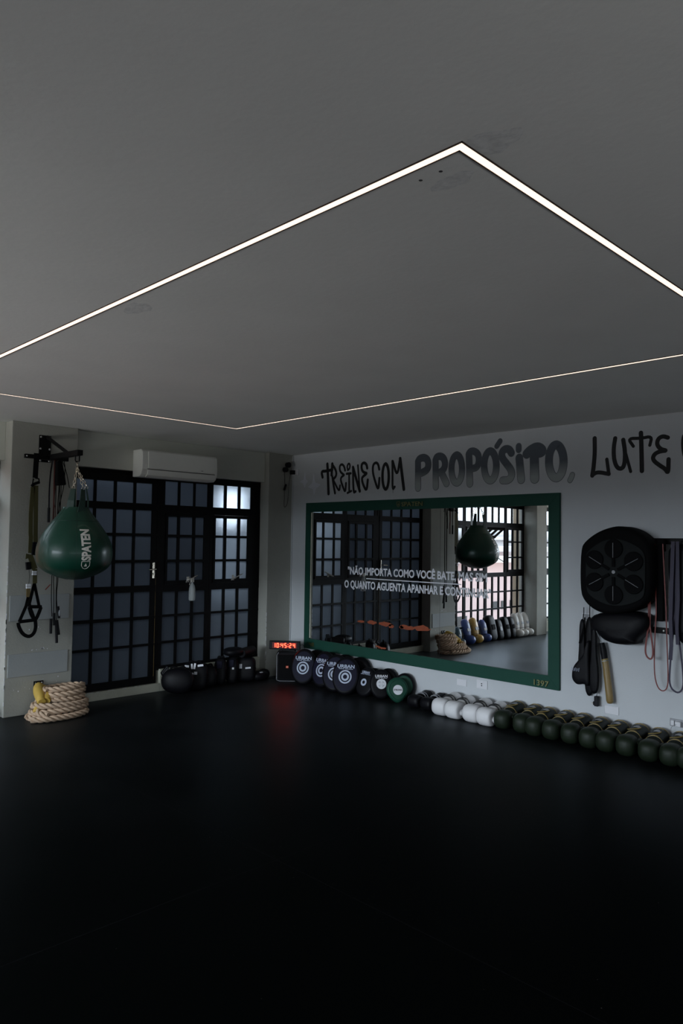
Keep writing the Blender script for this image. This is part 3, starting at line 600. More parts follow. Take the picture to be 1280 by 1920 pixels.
# ------------------------------------------------------------ air conditioner
t = thing('air_conditioner', (4.215, 6.79, 2.22), 'white split air conditioner mounted over the steel window frames', 'air conditioner')
pf = [(6.79, 2.235), (6.66, 2.235), (6.625, 2.255), (6.60, 2.31), (6.597, 2.36), (6.605, 2.49), (6.63, 2.512), (6.79, 2.512)]
b = MB(); mx_ = Matrix(((0, 0, 1, 0), (1, 0, 0, 0), (0, 1, 0, 0), (0, 0, 0, 1)))
b.prism(pf, 3.73, 4.645, mx_); build('body', b, 'ac_white', t, bevel=.008)
b = MB().prism([(6.602, 2.318), (6.594, 2.322), (6.593, 2.36), (6.600, 2.492), (6.607, 2.492), (6.604, 2.36)], 3.80, 4.60, mx_); build('front_cover', b, 'ac_white', t)
b = MB().prism([(6.652, 2.232), (6.618, 2.252), (6.595, 2.305), (6.602, 2.309), (6.628, 2.26), (6.655, 2.24)], 3.80, 4.60, mx_); build('louver', b, 'ac_white', t)
b = MB().box(3.79, 4.61, 6.5955, 6.60, 2.309, 2.3145); b.box(3.80, 4.60, 6.655, 6.66, 2.233, 2.238); build('air_slot', b, 'dark_slot', t)
b = MB().box(4.43, 4.455, 6.5915, 6.60, 2.338, 2.342); build('badge', b, 'dark_slot', t)

# ------------------------------------------------------------ mirror
t = thing('wall_mirror', (5.84, 4.79, .34), 'large three panel wall mirror in a wide dark green frame', 'mirror')
FY0, FY1, FZ0, FZ1, FW = 3.147, 6.437, .343, 2.057, .108
ay, by_, az, bz = FY0+FW, FY1-FW+.025, FZ0+FW+.008, FZ1-FW
for q in ([(FY0, FZ0), (FY1, FZ0), (by_, az), (ay, az)], [(FY0, FZ1), (ay, bz), (by_, bz), (FY1, FZ1)], [(FY0, FZ0), (ay, az), (ay, bz), (FY0, FZ1)], [(FY1, FZ0), (FY1, FZ1), (by_, bz), (by_, az)]):
    b = MB().prism([(-y, z) for y, z in q], .001, .028, wallm(0, 0)); build('frame_board', b, 'frame_green', t, bevel=.0015)
for (y0, y1) in ((FY0+.05, 4.446), (4.449, 5.745), (5.748, FY1-.05)):
    b = MB().box(5.826, 5.839, y0, y1, FZ0+.05, FZ1-.05); build('mirror_panel', b, 'mirror', t)
# dark bevelled joints and a thin white backing edge at the far side
for yj in (4.4475, 5.7465): build('joint', MB().box(5.829, 5.836, yj-.002, yj+.002, az, bz), 'dark_slot', t)
b = MB().box(5.818, 5.8255, by_-.022, by_-.004, az+.01, bz-.01); build('edge_strip', b, 'ledge', t)
XM = 5.8255
def mtext(txt, y0, y1, z0, z1, m, name, x=XM, bold=.02, depth=0, par=None, shear=0):
    vs, fs = text_mesh(txt, abs(y1-y0), z1-z0, depth=0, bold=bold)
    vs = [V(v.x, v.y+shear*v.x, v.z+.0006) for v in vs]; b = MB().add(vs, fs, wallm((y0+y1)/2, (z0+z1)/2, x))
    o = build(name, b, m, par or t)
    if depth: md = o.modifiers.new('thick', 'SOLIDIFY'); md.thickness = depth; md.offset = 0
    return o
mtext('"NÃO IMPORTA COMO VOCÊ BATE, MAS SIM', 5.735, 3.895, 1.225, 1.345, 'vinyl_white', 'quote_lettering', bold=.030)
mtext('O QUANTO AGUENTA APANHAR E CONTINUAR"', 5.785, 3.850, 1.072, 1.178, 'vinyl_white', 'quote_lettering', bold=.030)
b = MB().box(XM-.0008, XM-.0003, 4.19, 5.452, 1.199, 1.209); build('quote_underline', b, 'vinyl_white', t)
mtext('SPATEN', 4.940, 4.660, 1.979, 2.026, 'gold', 'brand_lettering', x=5.806, depth=.012, bold=.01)
b = MB()
sh = [(-.022, .026), (.022, .026), (.022, -.004), (.012, -.022), (0, -.028), (-.012, -.022), (-.022, -.004)]
for i in range(len(sh)):
    a, c = sh[i], sh[(i+1) % len(sh)]; b.tube([(a[0], a[1], .006), (c[0], c[1], .006)], .0028, 6, m=wallm(4.985, 2.003, 5.811))
b.prism([(-.010, -.012), (.010, -.012), (.006, .004), (.002, .006), (.006, .014), (-.002, .012), (-.006, .002)], 0, .008, wallm(4.985, 2.003, 5.811))
build('crest', b, 'gold', t)
mtext('1397', 3.385, 3.240, .362, .412, 'gold', 'year_lettering', x=5.806, depth=.012, bold=.01)
mtext('1397', 6.375, 6.235, .370, .418, 'gold', 'year_lettering', x=5.806, depth=.012, bold=.01) if False else None
# small gilt signs in the lower far corner of the frame
b = MB()
for (y, h, w_) in ((6.262, .044, .005), (6.282, .044, .005), (6.303, .036, .004)): b.box(5.800, 5.811, y-w_/2, y+w_/2, .378, .378+h)
b.box(5.800, 5.811, 6.303, 6.318, .398, .404); b.box(5.800, 5.811, 6.262, 6.282, .416, .421); b.box(5.800, 5.811, 6.330, 6.335, .395, .418)
build('gilt_sign', b, 'gold', t)
# dried orange glue smears on the glass
def smear(cy, cz, ry, rz):
    n = 18; P = [(XM-.0006, cy+ry*math.cos(2*PI*i/n)*(.85+.3*random.random()), cz+rz*math.sin(2*PI*i/n)*(.7+.6*random.random())) for i in range(n)]
    build('glue_smear', MB().add(P, [tuple(range(n))]), 'tape_orange', t)
for q in [(5.526, 0.733, 0.056, 0.012), (5.359, 0.736, 0.07, 0.02), (5.166, 0.736, 0.097, 0.023), (5.084, 0.721, 0.037, 0.022), (4.865, 0.725, 0.099, 0.025), (4.675, 0.737, 0.102, 0.03), (5.208, 0.478, 0.06, 0.011), (5.269, 0.488, 0.038, 0.008), (4.944, 0.723, 0.029, 0.017), (4.566, 0.736, 0.01, 0.005)]: smear(*q)

# ------------------------------------------------------------ painted lettering on the wall
NT = 16
b = MB(); wall_strokes(b, D['TREINE'][:NT], 5.8385)
build('wall_lettering', b, 'graffiti_black', None, label='black brush style word TREINE painted above the left part of the mirror', cat='lettering')
b = MB(); wall_strokes(b, D['TREINE'][NT:], 5.8385)
build('wall_lettering', b, 'graffiti_black', None, label='black brush style word COM painted between TREINE and the big grey word', cat='lettering')
b = MB(); wall_strokes(b, D['LUTE'][-1:], 5.8385)
build('wall_lettering', b, 'graffiti_black', None, label='start of a black brush letter cut off by the right picture edge', cat='lettering')
b = MB(); wall_strokes(b, D['LUTE'][:-1], 5.8385)
build('wall_lettering', b, 'graffiti_black', None, label='black brush style word LUTE painted at the right end of the wall', cat='lettering')
t = thing('wall_lettering', (5.838, 4.0, 2.1), 'big rounded grey word PROPÓSITO fading paler towards its foot', 'lettering')
b = MB(); wall_strokes(b, D['PROPO'], 5.8392, .0035); build('letter_outline', b, 'graffiti_edge', t)
b = MB(); wall_strokes(b, D['PROPO'], 5.8375, -.0015); build('letter_fill', b, 'graffiti_fade', t)
for k, P in enumerate(D['STAR']):
    b = MB().add([(5.8385, y, z) for y, z in P]+[(5.8385, sum(q[0] for q in P)/8, sum(q[1] for q in P)/8)], [(i, (i+1) % 8, 8) for i in range(8)])
    build('painted_star', b, 'star_paint', None, label=['larger of two pale four pointed stars painted left of the words', 'smaller fainter of two pale four pointed stars, nearer the pillar'][k], cat='star', group='painted stars on the wall')

# ------------------------------------------------------------ bag bracket and bag
BX, BY = 2.813, 6.08
t = thing('bag_bracket', (2.785, 6.70, 2.30), 'black steel wall bracket with arm holding the green bag', 'bracket')
b = MB().box(2.728, 2.838, 6.688, 6.70, 2.297, 2.545); build('wall_plate', b, 'black_steel', t, bevel=.002)
for (x, z) in ((2.742, 2.528), (2.822, 2.528), (2.740, 2.42), (2.824, 2.42), (2.742, 2.31), (2.824, 2.31)):
    b = MB().ball((x, 6.686, z), .010, .007, .010, 10, 6); build('bolt', b, 'bolt', t, smooth=True)
b = MB().box(2.785, 2.835, 6.02, 6.69, 2.315, 2.362); build('arm', b, 'black_steel', t, bevel=.003)
b = MB().tube([(2.80, 6.685, 2.53), (2.812, 6.27, 2.352)], .019, 4); build('brace', b, 'black_steel', t)
b = MB().box(2.564, 2.965, 6.585, 6.615, 2.312, 2.350); build('hanging_bar', b, 'black_steel', t, bevel=.004)
b = MB().ball((2.578, 6.583, 2.331), .007, .004, .007, 8, 6); build('bolt', b, 'bolt', t)
b = MB().tube([(BX-.018, BY, 2.315), (BX-.018, BY, 2.275), (BX-.010, BY, 2.262), (BX+.010, BY, 2.262), (BX+.018, BY, 2.275), (BX+.018, BY, 2.315)], .006, 8); build('shackle', b, 'black_steel', t, smooth=True)
t = thing('punching_bag', (BX, BY, 1.24), 'green teardrop punching bag hung on chains left of the glass door', 'punching bag')
prof = [(r_, z) for r_, z in D['BAG']][::-1]; prof[0] = (.004, prof[0][1])
def interp(P, n=5):
    out = []
    for i in range(len(P)-1):
        p0 = P[max(0, i-1)]; p1 = P[i]; p2 = P[i+1]; p3 = P[min(len(P)-1, i+2)]
        for k in range(n):
            s_ = k/n; out.append(tuple(.5*((2*b_)+(-a+c)*s_+(2*a-5*b_+4*c-d)*s_*s_+(-a+3*b_-3*c+d)*s_**3) for a, b_, c, d in zip(p0, p1, p2, p3)))
    out.append(P[-1]); return out
bp_ = interp(prof, 4)
bz = lambda z: next((a[0]+(c[0]-a[0])*(z-a[1])/(c[1]-a[1]+1e-9) for a, c in zip(bp_, bp_[1:]) if a[1] <= z <= c[1]), bp_[-1][0])
NP = 6; A0 = math.radians(-112)
def bag_r(a, z): # six sewn gores, softly bulging between seams
    k = ((a-A0) % (2*PI/NP))/(2*PI/NP); return bz(z)*(1+.030*math.sin(PI*k)**.6-.02)
b = MB(); n = 72; vs = []; fs = []
for (R, z) in bp_:
    for k in range(n): a = 2*PI*k/n; q = bag_r(a, z); vs.append((BX+q*math.cos(a), BY+q*math.sin(a), z))
for i in range(len(bp_)-1):
    for k in range(n): fs.append((i*n+k, i*n+(k+1) % n, (i+1)*n+(k+1) % n, (i+1)*n+k))
fs.append(tuple(range(n))[::-1]); fs.append(tuple((len(bp_)-1)*n+k for k in range(n)))
b.add(vs, fs); body = build('bag_body', b, 'bag_green', t, smooth=True)
b = MB()
for j in range(NP):
    a = A0+2*PI*j/NP; b.tube([(BX+(bag_r(a, z)+.001)*math.cos(a), BY+(bag_r(a, z)+.001)*math.sin(a), z) for R, z in bp_[3:]], .0022, 5)
for zc in (1.748,):
    b.tube([(BX+(bag_r(2*PI*k/48, zc)+.001)*math.cos(2*PI*k/48), BY+(bag_r(2*PI*k/48, zc)+.001)*math.sin(2*PI*k/48), zc) for k in range(48)], .003, 5, closed=True)
build('seam', b, 'bag_dark', body, smooth=True)
# vertical SPATEN print, reading upwards
def bag_map(vs, a0, z0, off=.0022):
    out = []
    for v in vs:   # local x runs up the bag, local y runs leftwards around it
        z = z0+v.x; a = a0-v.y/max(.05, bz(z)); q = bag_r(a, z)+off; out.append((BX+q*math.cos(a), BY+q*math.sin(a), z))
    return out
AV = math.radians(-90)+math.atan2(0, 1)
aview = math.atan2(-BY, -BX)     # direction from the bag to the camera
vs, fs = text_mesh('SPATEN', .262, .078, bold=.045); vs, fs = subdiv(vs, fs, 2)
b = MB().add(bag_map(vs, aview+.30, 1.545), fs); build('bag_print', b, 'print_white', body)
b = MB(); q = []
for (x, y) in sh: q.append((y*1.15, -x*1.5))
P2 = q+[q[0]]
for i in range(len(q)): 
    m1 = bag_map([V(*P2[i], 0), V(*P2[i+1], 0)], aview+.30, 1.378, .002); b.tube(m1, .0026, 5)
vs, fs = subdiv([V(-.012, .012, 0), V(-.012, -.012, 0), V(.004, -.006, 0), (V(.016, 0, 0)), V(.004, .006, 0)], [(0, 1, 2, 3, 4)], 1)
b.add(bag_map(vs, aview+.30, 1.378), fs); build('bag_crest', b, 'print_white', body)
# straps, D rings and chains
ZT = bp_[-1][1]
rings = [(D['rings'][0][0], BY-.06, 2.025), (D['rings'][1][0], BY-.10, 2.02), (D['rings'][2][0], BY-.02, 2.035), (BX+.01, BY+.075, 2.03)]
foots = [(BX-.085, BY-.06, ZT-.05), (BX-.01, BY-.12, ZT-.05), (BX+.10, BY-.02, ZT-.05), (BX+.01, BY+.10, ZT-.03)]
for p, q in zip(rings, foots):
    b = MB(); dd = Vector(p)-V(BX, BY, p[2]); b.tube([q, ((p[0]+q[0])/2+dd.x*.1, (p[1]+q[1])/2+dd.y*.1, (p[2]+q[2])/2), p], [.046, .038, .026], 4, flat=.09, up=tuple(dd.normalized()))
    build('strap', b, 'bag_dark', t)
    b = MB(); b.tube([(p[0]+.013*math.cos(k*PI/5), p[1], p[2]+.008+.013*math.sin(k*PI/5)) for k in range(10)], .0028, 6, closed=True); build('ring', b, 'chrome', t, smooth=True)
def chain(name, p, q, par, n=6, w_=.0095, rad=.0027, m='chrome'):
    p, q = Vector(p), Vector(q); d = (q-p); L = d.length/n; d.normalize(); a = d.orthogonal().normalized(); c = d.cross(a); b = MB()
    for i in range(n):
        ce = p+d*L*(i+.5); s1 = a if i % 2 else c
        b.tube([ce+d*(L*.62)*math.sin(k*PI/6)+s1*w_*math.cos(k*PI/6) for k in range(12)], rad, 5, closed=True)
    return build(name, b, m, par, smooth=True)
for p in rings: chain('chain', (BX, BY, 2.205), (p[0], p[1], p[2]+.018), t)
chain('chain', (BX, BY, 2.268), (BX, BY, 2.200), t, 3, .008, .003)

# ------------------------------------------------------------ suspension trainer and skipping ropes on the bracket
def rib(mb, pts, w_, th=.003, up=(0, -1, 0)): mb.tube(pts, w_*1.35, 4, flat=th/w_, up=up)
t = thing('suspension_trainer', (2.65, 6.57, .70), 'olive and black suspension training straps hanging on the pillar', 'training strap')
b = MB(); rib(b, [(2.658, 6.57, 2.36), *D['TRXtop']], .024); build('anchor_strap', b, 'black_matte', t)
b = MB(); b.tube(D['TRXd'], .007, 6); b.tube(D['TRXh1'], .013, 8); build('anchor_ring', b, 'black_matte', t, smooth=True)
b = MB(); rib(b, D['OL1'], .019); rib(b, D['OL2'], .020); build('strap', b, 'olive_strap', t)
b = MB(); rib(b, [(p[0], p[1]-.006, p[2]) for p in D['OLx']], .026); rib(b, [(p[0], p[1]-.01, p[2]) for p in D['OL3']], .020); build('folded_strap', b, 'olive_strap', t)
b = MB(); rib(b, D['OL4'], .018); build('strap', b, 'tan_strap', t)
b = MB(); rib(b, D['bk1'], .024, .014); rib(b, D['bk2'], .020, .014); build('buckle', b, 'plastic_black', t)
for k in ('wt1', 'wt2'):
    b = MB(); p, q = D[k][0], D[k][-1]; b.box(p[0]-.018, p[0]+.018, p[1]-.010, p[1]+.01, q[2], q[2]+.016); b.box(p[0]-.018, p[0]+.018, p[1]-.010, p[1]+.01, q[2]+.020, p[2]); build('white_label', b, 'label_white', t)
b = MB(); b.tube(D['cord'], .002, 5); build('cord', b, 'black_matte', t)
for a_, c_, h_, l_ in (('bl1', 'bl2', 'bh1', 'bs1'), ('bl3', 'bl4', 'bh2', 'bs2')):
    b = MB(); rib(b, D[a_], .014); rib(b, D[c_], .013); rib(b, smooth_poly(D[l_], 2), .016); build('foot_loop', b, 'black_matte', t)
    b = MB(); b.tube(D[h_], .015, 10); build('handle', b, 'black_matte', t, smooth=True)
cols_ = ['black_matte', 'band_purple', 'red_rope', 'red_rope', 'black_matte', 'black_matte', 'black_matte']
nm = ['black skipping rope looped leftmost on the bracket bar', 'purple cord rope hanging beside the black one on the bracket bar', 'dark red elastic tube hanging behind the bag on the bracket', 'thin dark red cord with a loop hanging left of the black pouch', 'thin black cord slanting right behind the bag chains', 'thin black cord looping right of the black pouch', 'thick black cord falling from under the black pouch']
for k, P in enumerate(D['ropes']):
    b = MB(); P2 = smooth_poly([(P[0][0], 6.56, 2.352)]+[(p[0], p[1]+.004*k, p[2]) for p in P], 2)
    lab = nm[k]; tt = thing('skipping_rope', (P[0][0], 6.56, P[-1][2]), lab, 'rope', 'ropes hung on the bracket bar')
    b.tube(P2, .0035 if k not in (2,) else .006, 6); build('cord', b, cols_[k], tt, smooth=True)
    if k == 0:
        b = MB().tube(D['handle1'], .013, 8); build('handle', b, 'black_leather', tt, smooth=True)
P = D['pouch']; b = MB(); b.prism([(x, z) for x, y, z in P], 6.49, 6.545, Matrix(((1, 0, 0, 0), (0, 0, 1, 0), (0, 1, 0, 0), (0, 0, 0, 1)))); b.box(2.835, 2.86, 6.51, 6.53, 2.29, 2.36)
build('cloth_pouch', b, 'black_matte', None, bevel=.012, label='soft black pouch hanging among the ropes on the bracket bar', cat='pouch')
t = thing('skipping_rope_bundle', (2.88, 6.6, .637), 'bundle of thin black cords with handles hanging below the bag on the pillar', 'rope')
for P in D['ropes2']:
    b = MB(); b.tube(smooth_poly([(P[0][0], 6.6, 2.33)]+P, 1), .0035, 6); build('cord', b, 'black_matte', t, smooth=True)
for P in D['hand2']:
    b = MB(); b.tube([tuple(p) for p in P], .013, 8); build('handle', b, 'black_leather', t, smooth=True)
b = MB(); b.tube(D['redtag'], .006, 4, flat=.3); build('tag', b, 'skin_red', t)
b = MB().ball((2.918, 6.585, .91), .009, .008, .03, 8, 6); build('clip', b, 'label_grey', t)

# ------------------------------------------------------------ battle rope
t = thing('battle_rope', (2.84, 6.50, 0), 'thick coiled battle rope with yellow taped ends on the floor', 'battle rope')
def twisted(mb, pts, R=.027, lay=.17):
    pts = smooth_poly(pts, 2); pts = [Vector(p) for p in pts]; L = [0]
    for a, c in zip(pts, pts[1:]): L.append(L[-1]+(c-a).length)
    N = max(8, int(L[-1]/.011)); Q = []
    j = 0
    for i in range(N+1):
        s_ = L[-1]*i/N
        while j < len(L)-2 and L[j+1] < s_: j += 1
        Q.append(pts[j].lerp(pts[j+1], (s_-L[j])/max(1e-9, L[j+1]-L[j])))
    for st_ in range(3):
        P = []; ref = None
        for i, p in enumerate(Q):
            tt_ = (Q[min(i+1, N)]-Q[max(i-1, 0)]).normalized(); ref = (V(0, 0, 1)-tt_*tt_.z) if abs(tt_.z) < .98 else (V(1, 0, 0)-tt_*tt_.x); ref.normalize(); n2 = tt_.cross(ref)
            a = 2*PI*(i*L[-1]/N/lay+st_/3); P.append(p+(ref*math.cos(a)+n2*math.sin(a))*R*.56)
        mb.tube(P, R*.50, 8)
cx, cy = 2.875, 6.455
b = MB()
def coil(R1, R2, z0, z1, a0, a1, dx=0, dy=0, n=26):
    return [(cx+dx+(R1+(R2-R1)*k/n)*1.25*math.cos(a0+(a1-a0)*k/n), cy+dy+(R1+(R2-R1)*k/n)*.78*math.sin(a0+(a1-a0)*k/n), z0+(z1-z0)*k/n+.010*(z0 > .04)*(1+math.sin((a0+(a1-a0)*k/n)*1.0+z0*40))) for k in range(n+1)]
twisted(b, coil(.20, .21, .026, .026, math.radians(180), math.radians(530)))
twisted(b, coil(.20, .18, .062, .072, math.radians(160), math.radians(520), .015, .0))
twisted(b, coil(.19, .19, .106, .114, math.radians(170), math.radians(500), .02, .01))
twisted(b, coil(.13, .13, .150, .157, math.radians(190), math.radians(545), .085, .05))
twisted(b, coil(.14, .14, .190, .196, math.radians(180), math.radians(540), .080, .06))
twisted(b, coil(.13, .14, .228, .232, math.radians(200), math.radians(555), .085, .07))
build('rope_coil', b, 'rope', t, smooth=True)
b = MB(); twisted(b, [(2.60, 6.36, .028), (2.68, 6.30, .03), (2.80, 6.275, .03), (2.95, 6.28, .03), (3.08, 6.33, .04)]); twisted(b, [(2.665, 6.40, .09), (2.67, 6.35, .06), (2.72, 6.30, .055)])
build('rope_end', b, 'rope', t, smooth=True)
b = MB(); b.tube(smooth_poly([(2.785, 6.665, .262), (2.755, 6.60, .235), (2.735, 6.52, .19), (2.72, 6.44, .15)], 2), [.020, .034, .044, .048, .050, .048, .044, .040, .036, .033], 14)
b.tube(smooth_poly([(2.80, 6.66, .245), (2.82, 6.58, .21), (2.80, 6.50, .18), (2.76, 6.45, .155)], 2), [.022, .038, .044, .042, .036], 12)
build('yellow_sleeve', b, 'yellow_tape', t, smooth=True)
b = MB(); b.tube([(2.695, 6.44, .135), (2.665, 6.41, .09), (2.66, 6.40, .075)], .031, 12); build('yellow_sleeve', b, 'yellow_tape', t, smooth=True)
t = thing('anchor_plate', (2.79, 6.70, .18), 'small black steel anchor plate screwed low on the left pillar', 'anchor')
b = MB().box(2.748, 2.835, 6.692, 6.70, .175, .292); b.tube([(2.77, 6.70, .245), (2.77, 6.66, .25), (2.81, 6.66, .25), (2.81, 6.70, .245)], .006, 8); build('plate', b, 'black_steel', t)
for x in (2.762, 2.822):
    b = MB().ball((x, 6.690, .276), .006, .004, .006, 8, 6); build('screw', b, 'bolt', t)

# ------------------------------------------------------------ spray bottle on the window handle
t = thing('spray_bottle', (4.470, 6.79, .94), 'clear plastic spray bottle hanging from the middle window handle', 'spray bottle')
b = MB().lathe([(.030, .94), (.036, .95), (.036, 1.06), (.028, 1.10), (.013, 1.125), (.013, 1.14)], 20, Matrix.Translation((4.470, 6.775, 0))); build('bottle', b, 'bottle_plastic', t, smooth=True)
b = MB().box(4.452, 4.488, 6.765, 6.785, 1.14, 1.185); b.box(4.425, 4.455, 6.768, 6.782, 1.165, 1.185); b.tube([(4.455, 6.775, 1.15), (4.44, 6.775, 1.13), (4.437, 6.775, 1.11)], .004, 6); build('trigger_head', b, 'handle_white', t, bevel=.003)
b = MB().tube(smooth_poly([(4.470, 6.775, 1.13), (4.475, 6.775, 1.05), (4.455, 6.775, .99), (4.465, 6.775, .955)], 2), .003, 6); build('dip_tube', b, 'label_white', t)

# ------------------------------------------------------------ right pillar: small lamps with cables
t = thing('clip_lamp', (5.70, 6.70, 2.0), 'two small round black spotlights with looping cable high on the right pillar', 'lamp')
for (x, z, R) in ((5.731, 2.521, .034), (5.690, 2.462, .032)):
    b = MB().lathe([(R*.6, 0), (R, .012), (R, .05), (R*.8, .055)], 20, Matrix.Translation((x, 6.71, z)) @ Matrix.Rotation(PI/2, 4, 'X')); build('lamp_head', b, 'plastic_black', t, smooth=True)
b = MB().tube(smooth_poly([(5.69, 6.70, 2.44), (5.70, 6.70, 2.36), (5.70, 6.70, 2.30), (5.713, 6.70, 2.27), (5.695, 6.70, 2.22), (5.70, 6.70, 2.12), (5.69, 6.70, 2.04), (5.705, 6.70, 2.0), (5.75, 6.70, 2.05), (5.76, 6.70, 2.2), (5.765, 6.70, 2.3), (5.79, 6.70, 2.42)], 2), .0028, 6); build('cable', b, 'plastic_black', t)
b = MB().tube([(5.715, 6.695, 2.285), (5.690, 6.695, 2.215)], .013, 8); build('inline_switch', b, 'plastic_black', t)
t = thing('power_outlet', (5.84, 6.69, 2.40), 'small white surface socket box with a black plug by the pillar corner', 'outlet')
b = MB().box(5.815, 5.84, 6.60, 6.70, 2.40, 2.47); build('box', b, 'plastic_white', t, bevel=.003)
b = MB().box(5.770, 5.815, 6.64, 6.695, 2.41, 2.46); build('plug', b, 'plastic_black', t, bevel=.005)

# ------------------------------------------------------------ speaker and clock
t = thing('party_speaker', (5.56, 6.42, 0), 'black portable loudspeaker with a small orange badge under the red clock', 'speaker', rz=math.radians(-46))
b = MB().box(-.13, .13, -.10, .12, .0, .335); build('cabinet', b, 'plastic_black', t, bevel=.025, world=False)
b = MB().box(-.105, .105, -.112, -.10, .03, .305); build('grille', b, 'black_matte', t, bevel=.01, world=False)
b = MB(); b.tube([(-.12, -.108, .02), (-.12, -.108, .30), (-.10, -.108, .33)], .003, 6); b.tube([(-.12, -.108, .02), (-.09, -.108, .008), (.09, -.108, .008)], .003, 6); build('light_rim', b, 'label_grey', t, world=False)
b = MB().box(-.014, .014, -.116, -.112, .155, .180); lg = build('badge', b, 'logo_orange', t, world=False)
vs, fs = text_mesh('JBL', .020, .011, bold=.02); b = MB().add(vs, fs, Matrix(((1, 0, 0, 0), (0, 0, -1, -.1165), (0, 1, 0, .1675), (0, 0, 0, 1)))); build('badge_lettering', b, 'label_white', lg, world=False)
b = MB(); b.tube([(-.08, 0, .33), (-.07, 0, .352), (.07, 0, .352), (.08, 0, .33)], .012, 8); build('carry_handle', b, 'plastic_black', t, world=False)
t = thing('led_clock', (5.54, 6.44, .362), 'red digit LED wall clock standing on top of the black loudspeaker', 'clock', rz=math.radians(-50))
b = MB().box(-.178, .178, -.10, -.055, .0, .096); build('housing', b, 'plastic_black', t, bevel=.006, world=False)
b = MB().box(-.142, .142, -.1015, -.10, .016, .080); build('display', b, 'clock_glass', t, world=False)
b = MB()
def seg(x, z, w_, h_): b.box(x, x+w_, -.1035, -.1015, z, z+h_)
SEG = {'0': 'abcdef', '1': 'bc', '2': 'abged', '3': 'abgcd', '4': 'fgbc', '5': 'afgcd', '6': 'afgedc', '7': 'abc', '8': 'abcdefg', '9': 'abcdfg'}
def digit(x, ch, W=.027, Hh=.052, T=.0075, z0=.021):
    for c in SEG[ch]:
        if c == 'a': seg(x+T*.6, z0+Hh-T, W-1.2*T, T)
        if c == 'd': seg(x+T*.6, z0, W-1.2*T, T)
        if c == 'g': seg(x+T*.6, z0+Hh/2-T/2, W-1.2*T, T)
        if c == 'f': seg(x, z0+Hh/2+.001, T, Hh/2-T*.4-.001)
        if c == 'b': seg(x+W-T, z0+Hh/2+.001, T, Hh/2-T*.4-.001)
        if c == 'e': seg(x, z0+T*.4, T, Hh/2-T*.4-.001)
        if c == 'c': seg(x+W-T, z0+T*.4, T, Hh/2-T*.4-.001)
for x, c in zip((-.133, -.093, -.043, -.003, .052, .094), '104524'): digit(x, c)
for x in (-.054, .036): seg(x, .033, .006, .006); seg(x, .055, .006, .006)
build('digit', b, 'led_red', t, world=False)
b = MB(); b.tube(smooth_poly([(.178, -.07, .05), (.21, -.06, .06), (.235, -.05, -.02), (.22, -.04, -.15), (.20, 0, -.25)], 2), .0025, 6); build('cable', b, 'plastic_black', t, world=False)
b = MB().box(-.06, .06, -.09, -.06, -.010, .001); build('foot', b, 'plastic_black', t, world=False)
b = MB().tube(smooth_poly([(5.22, 6.72, .006), (5.35, 6.62, .006), (5.44, 6.60, .006), (5.54, 6.50, .006)], 2), .004, 6)
build('power_cable', b, 'plastic_black', None, label='thin black cable on the floor behind the loudspeaker by the pillar', cat='cable')

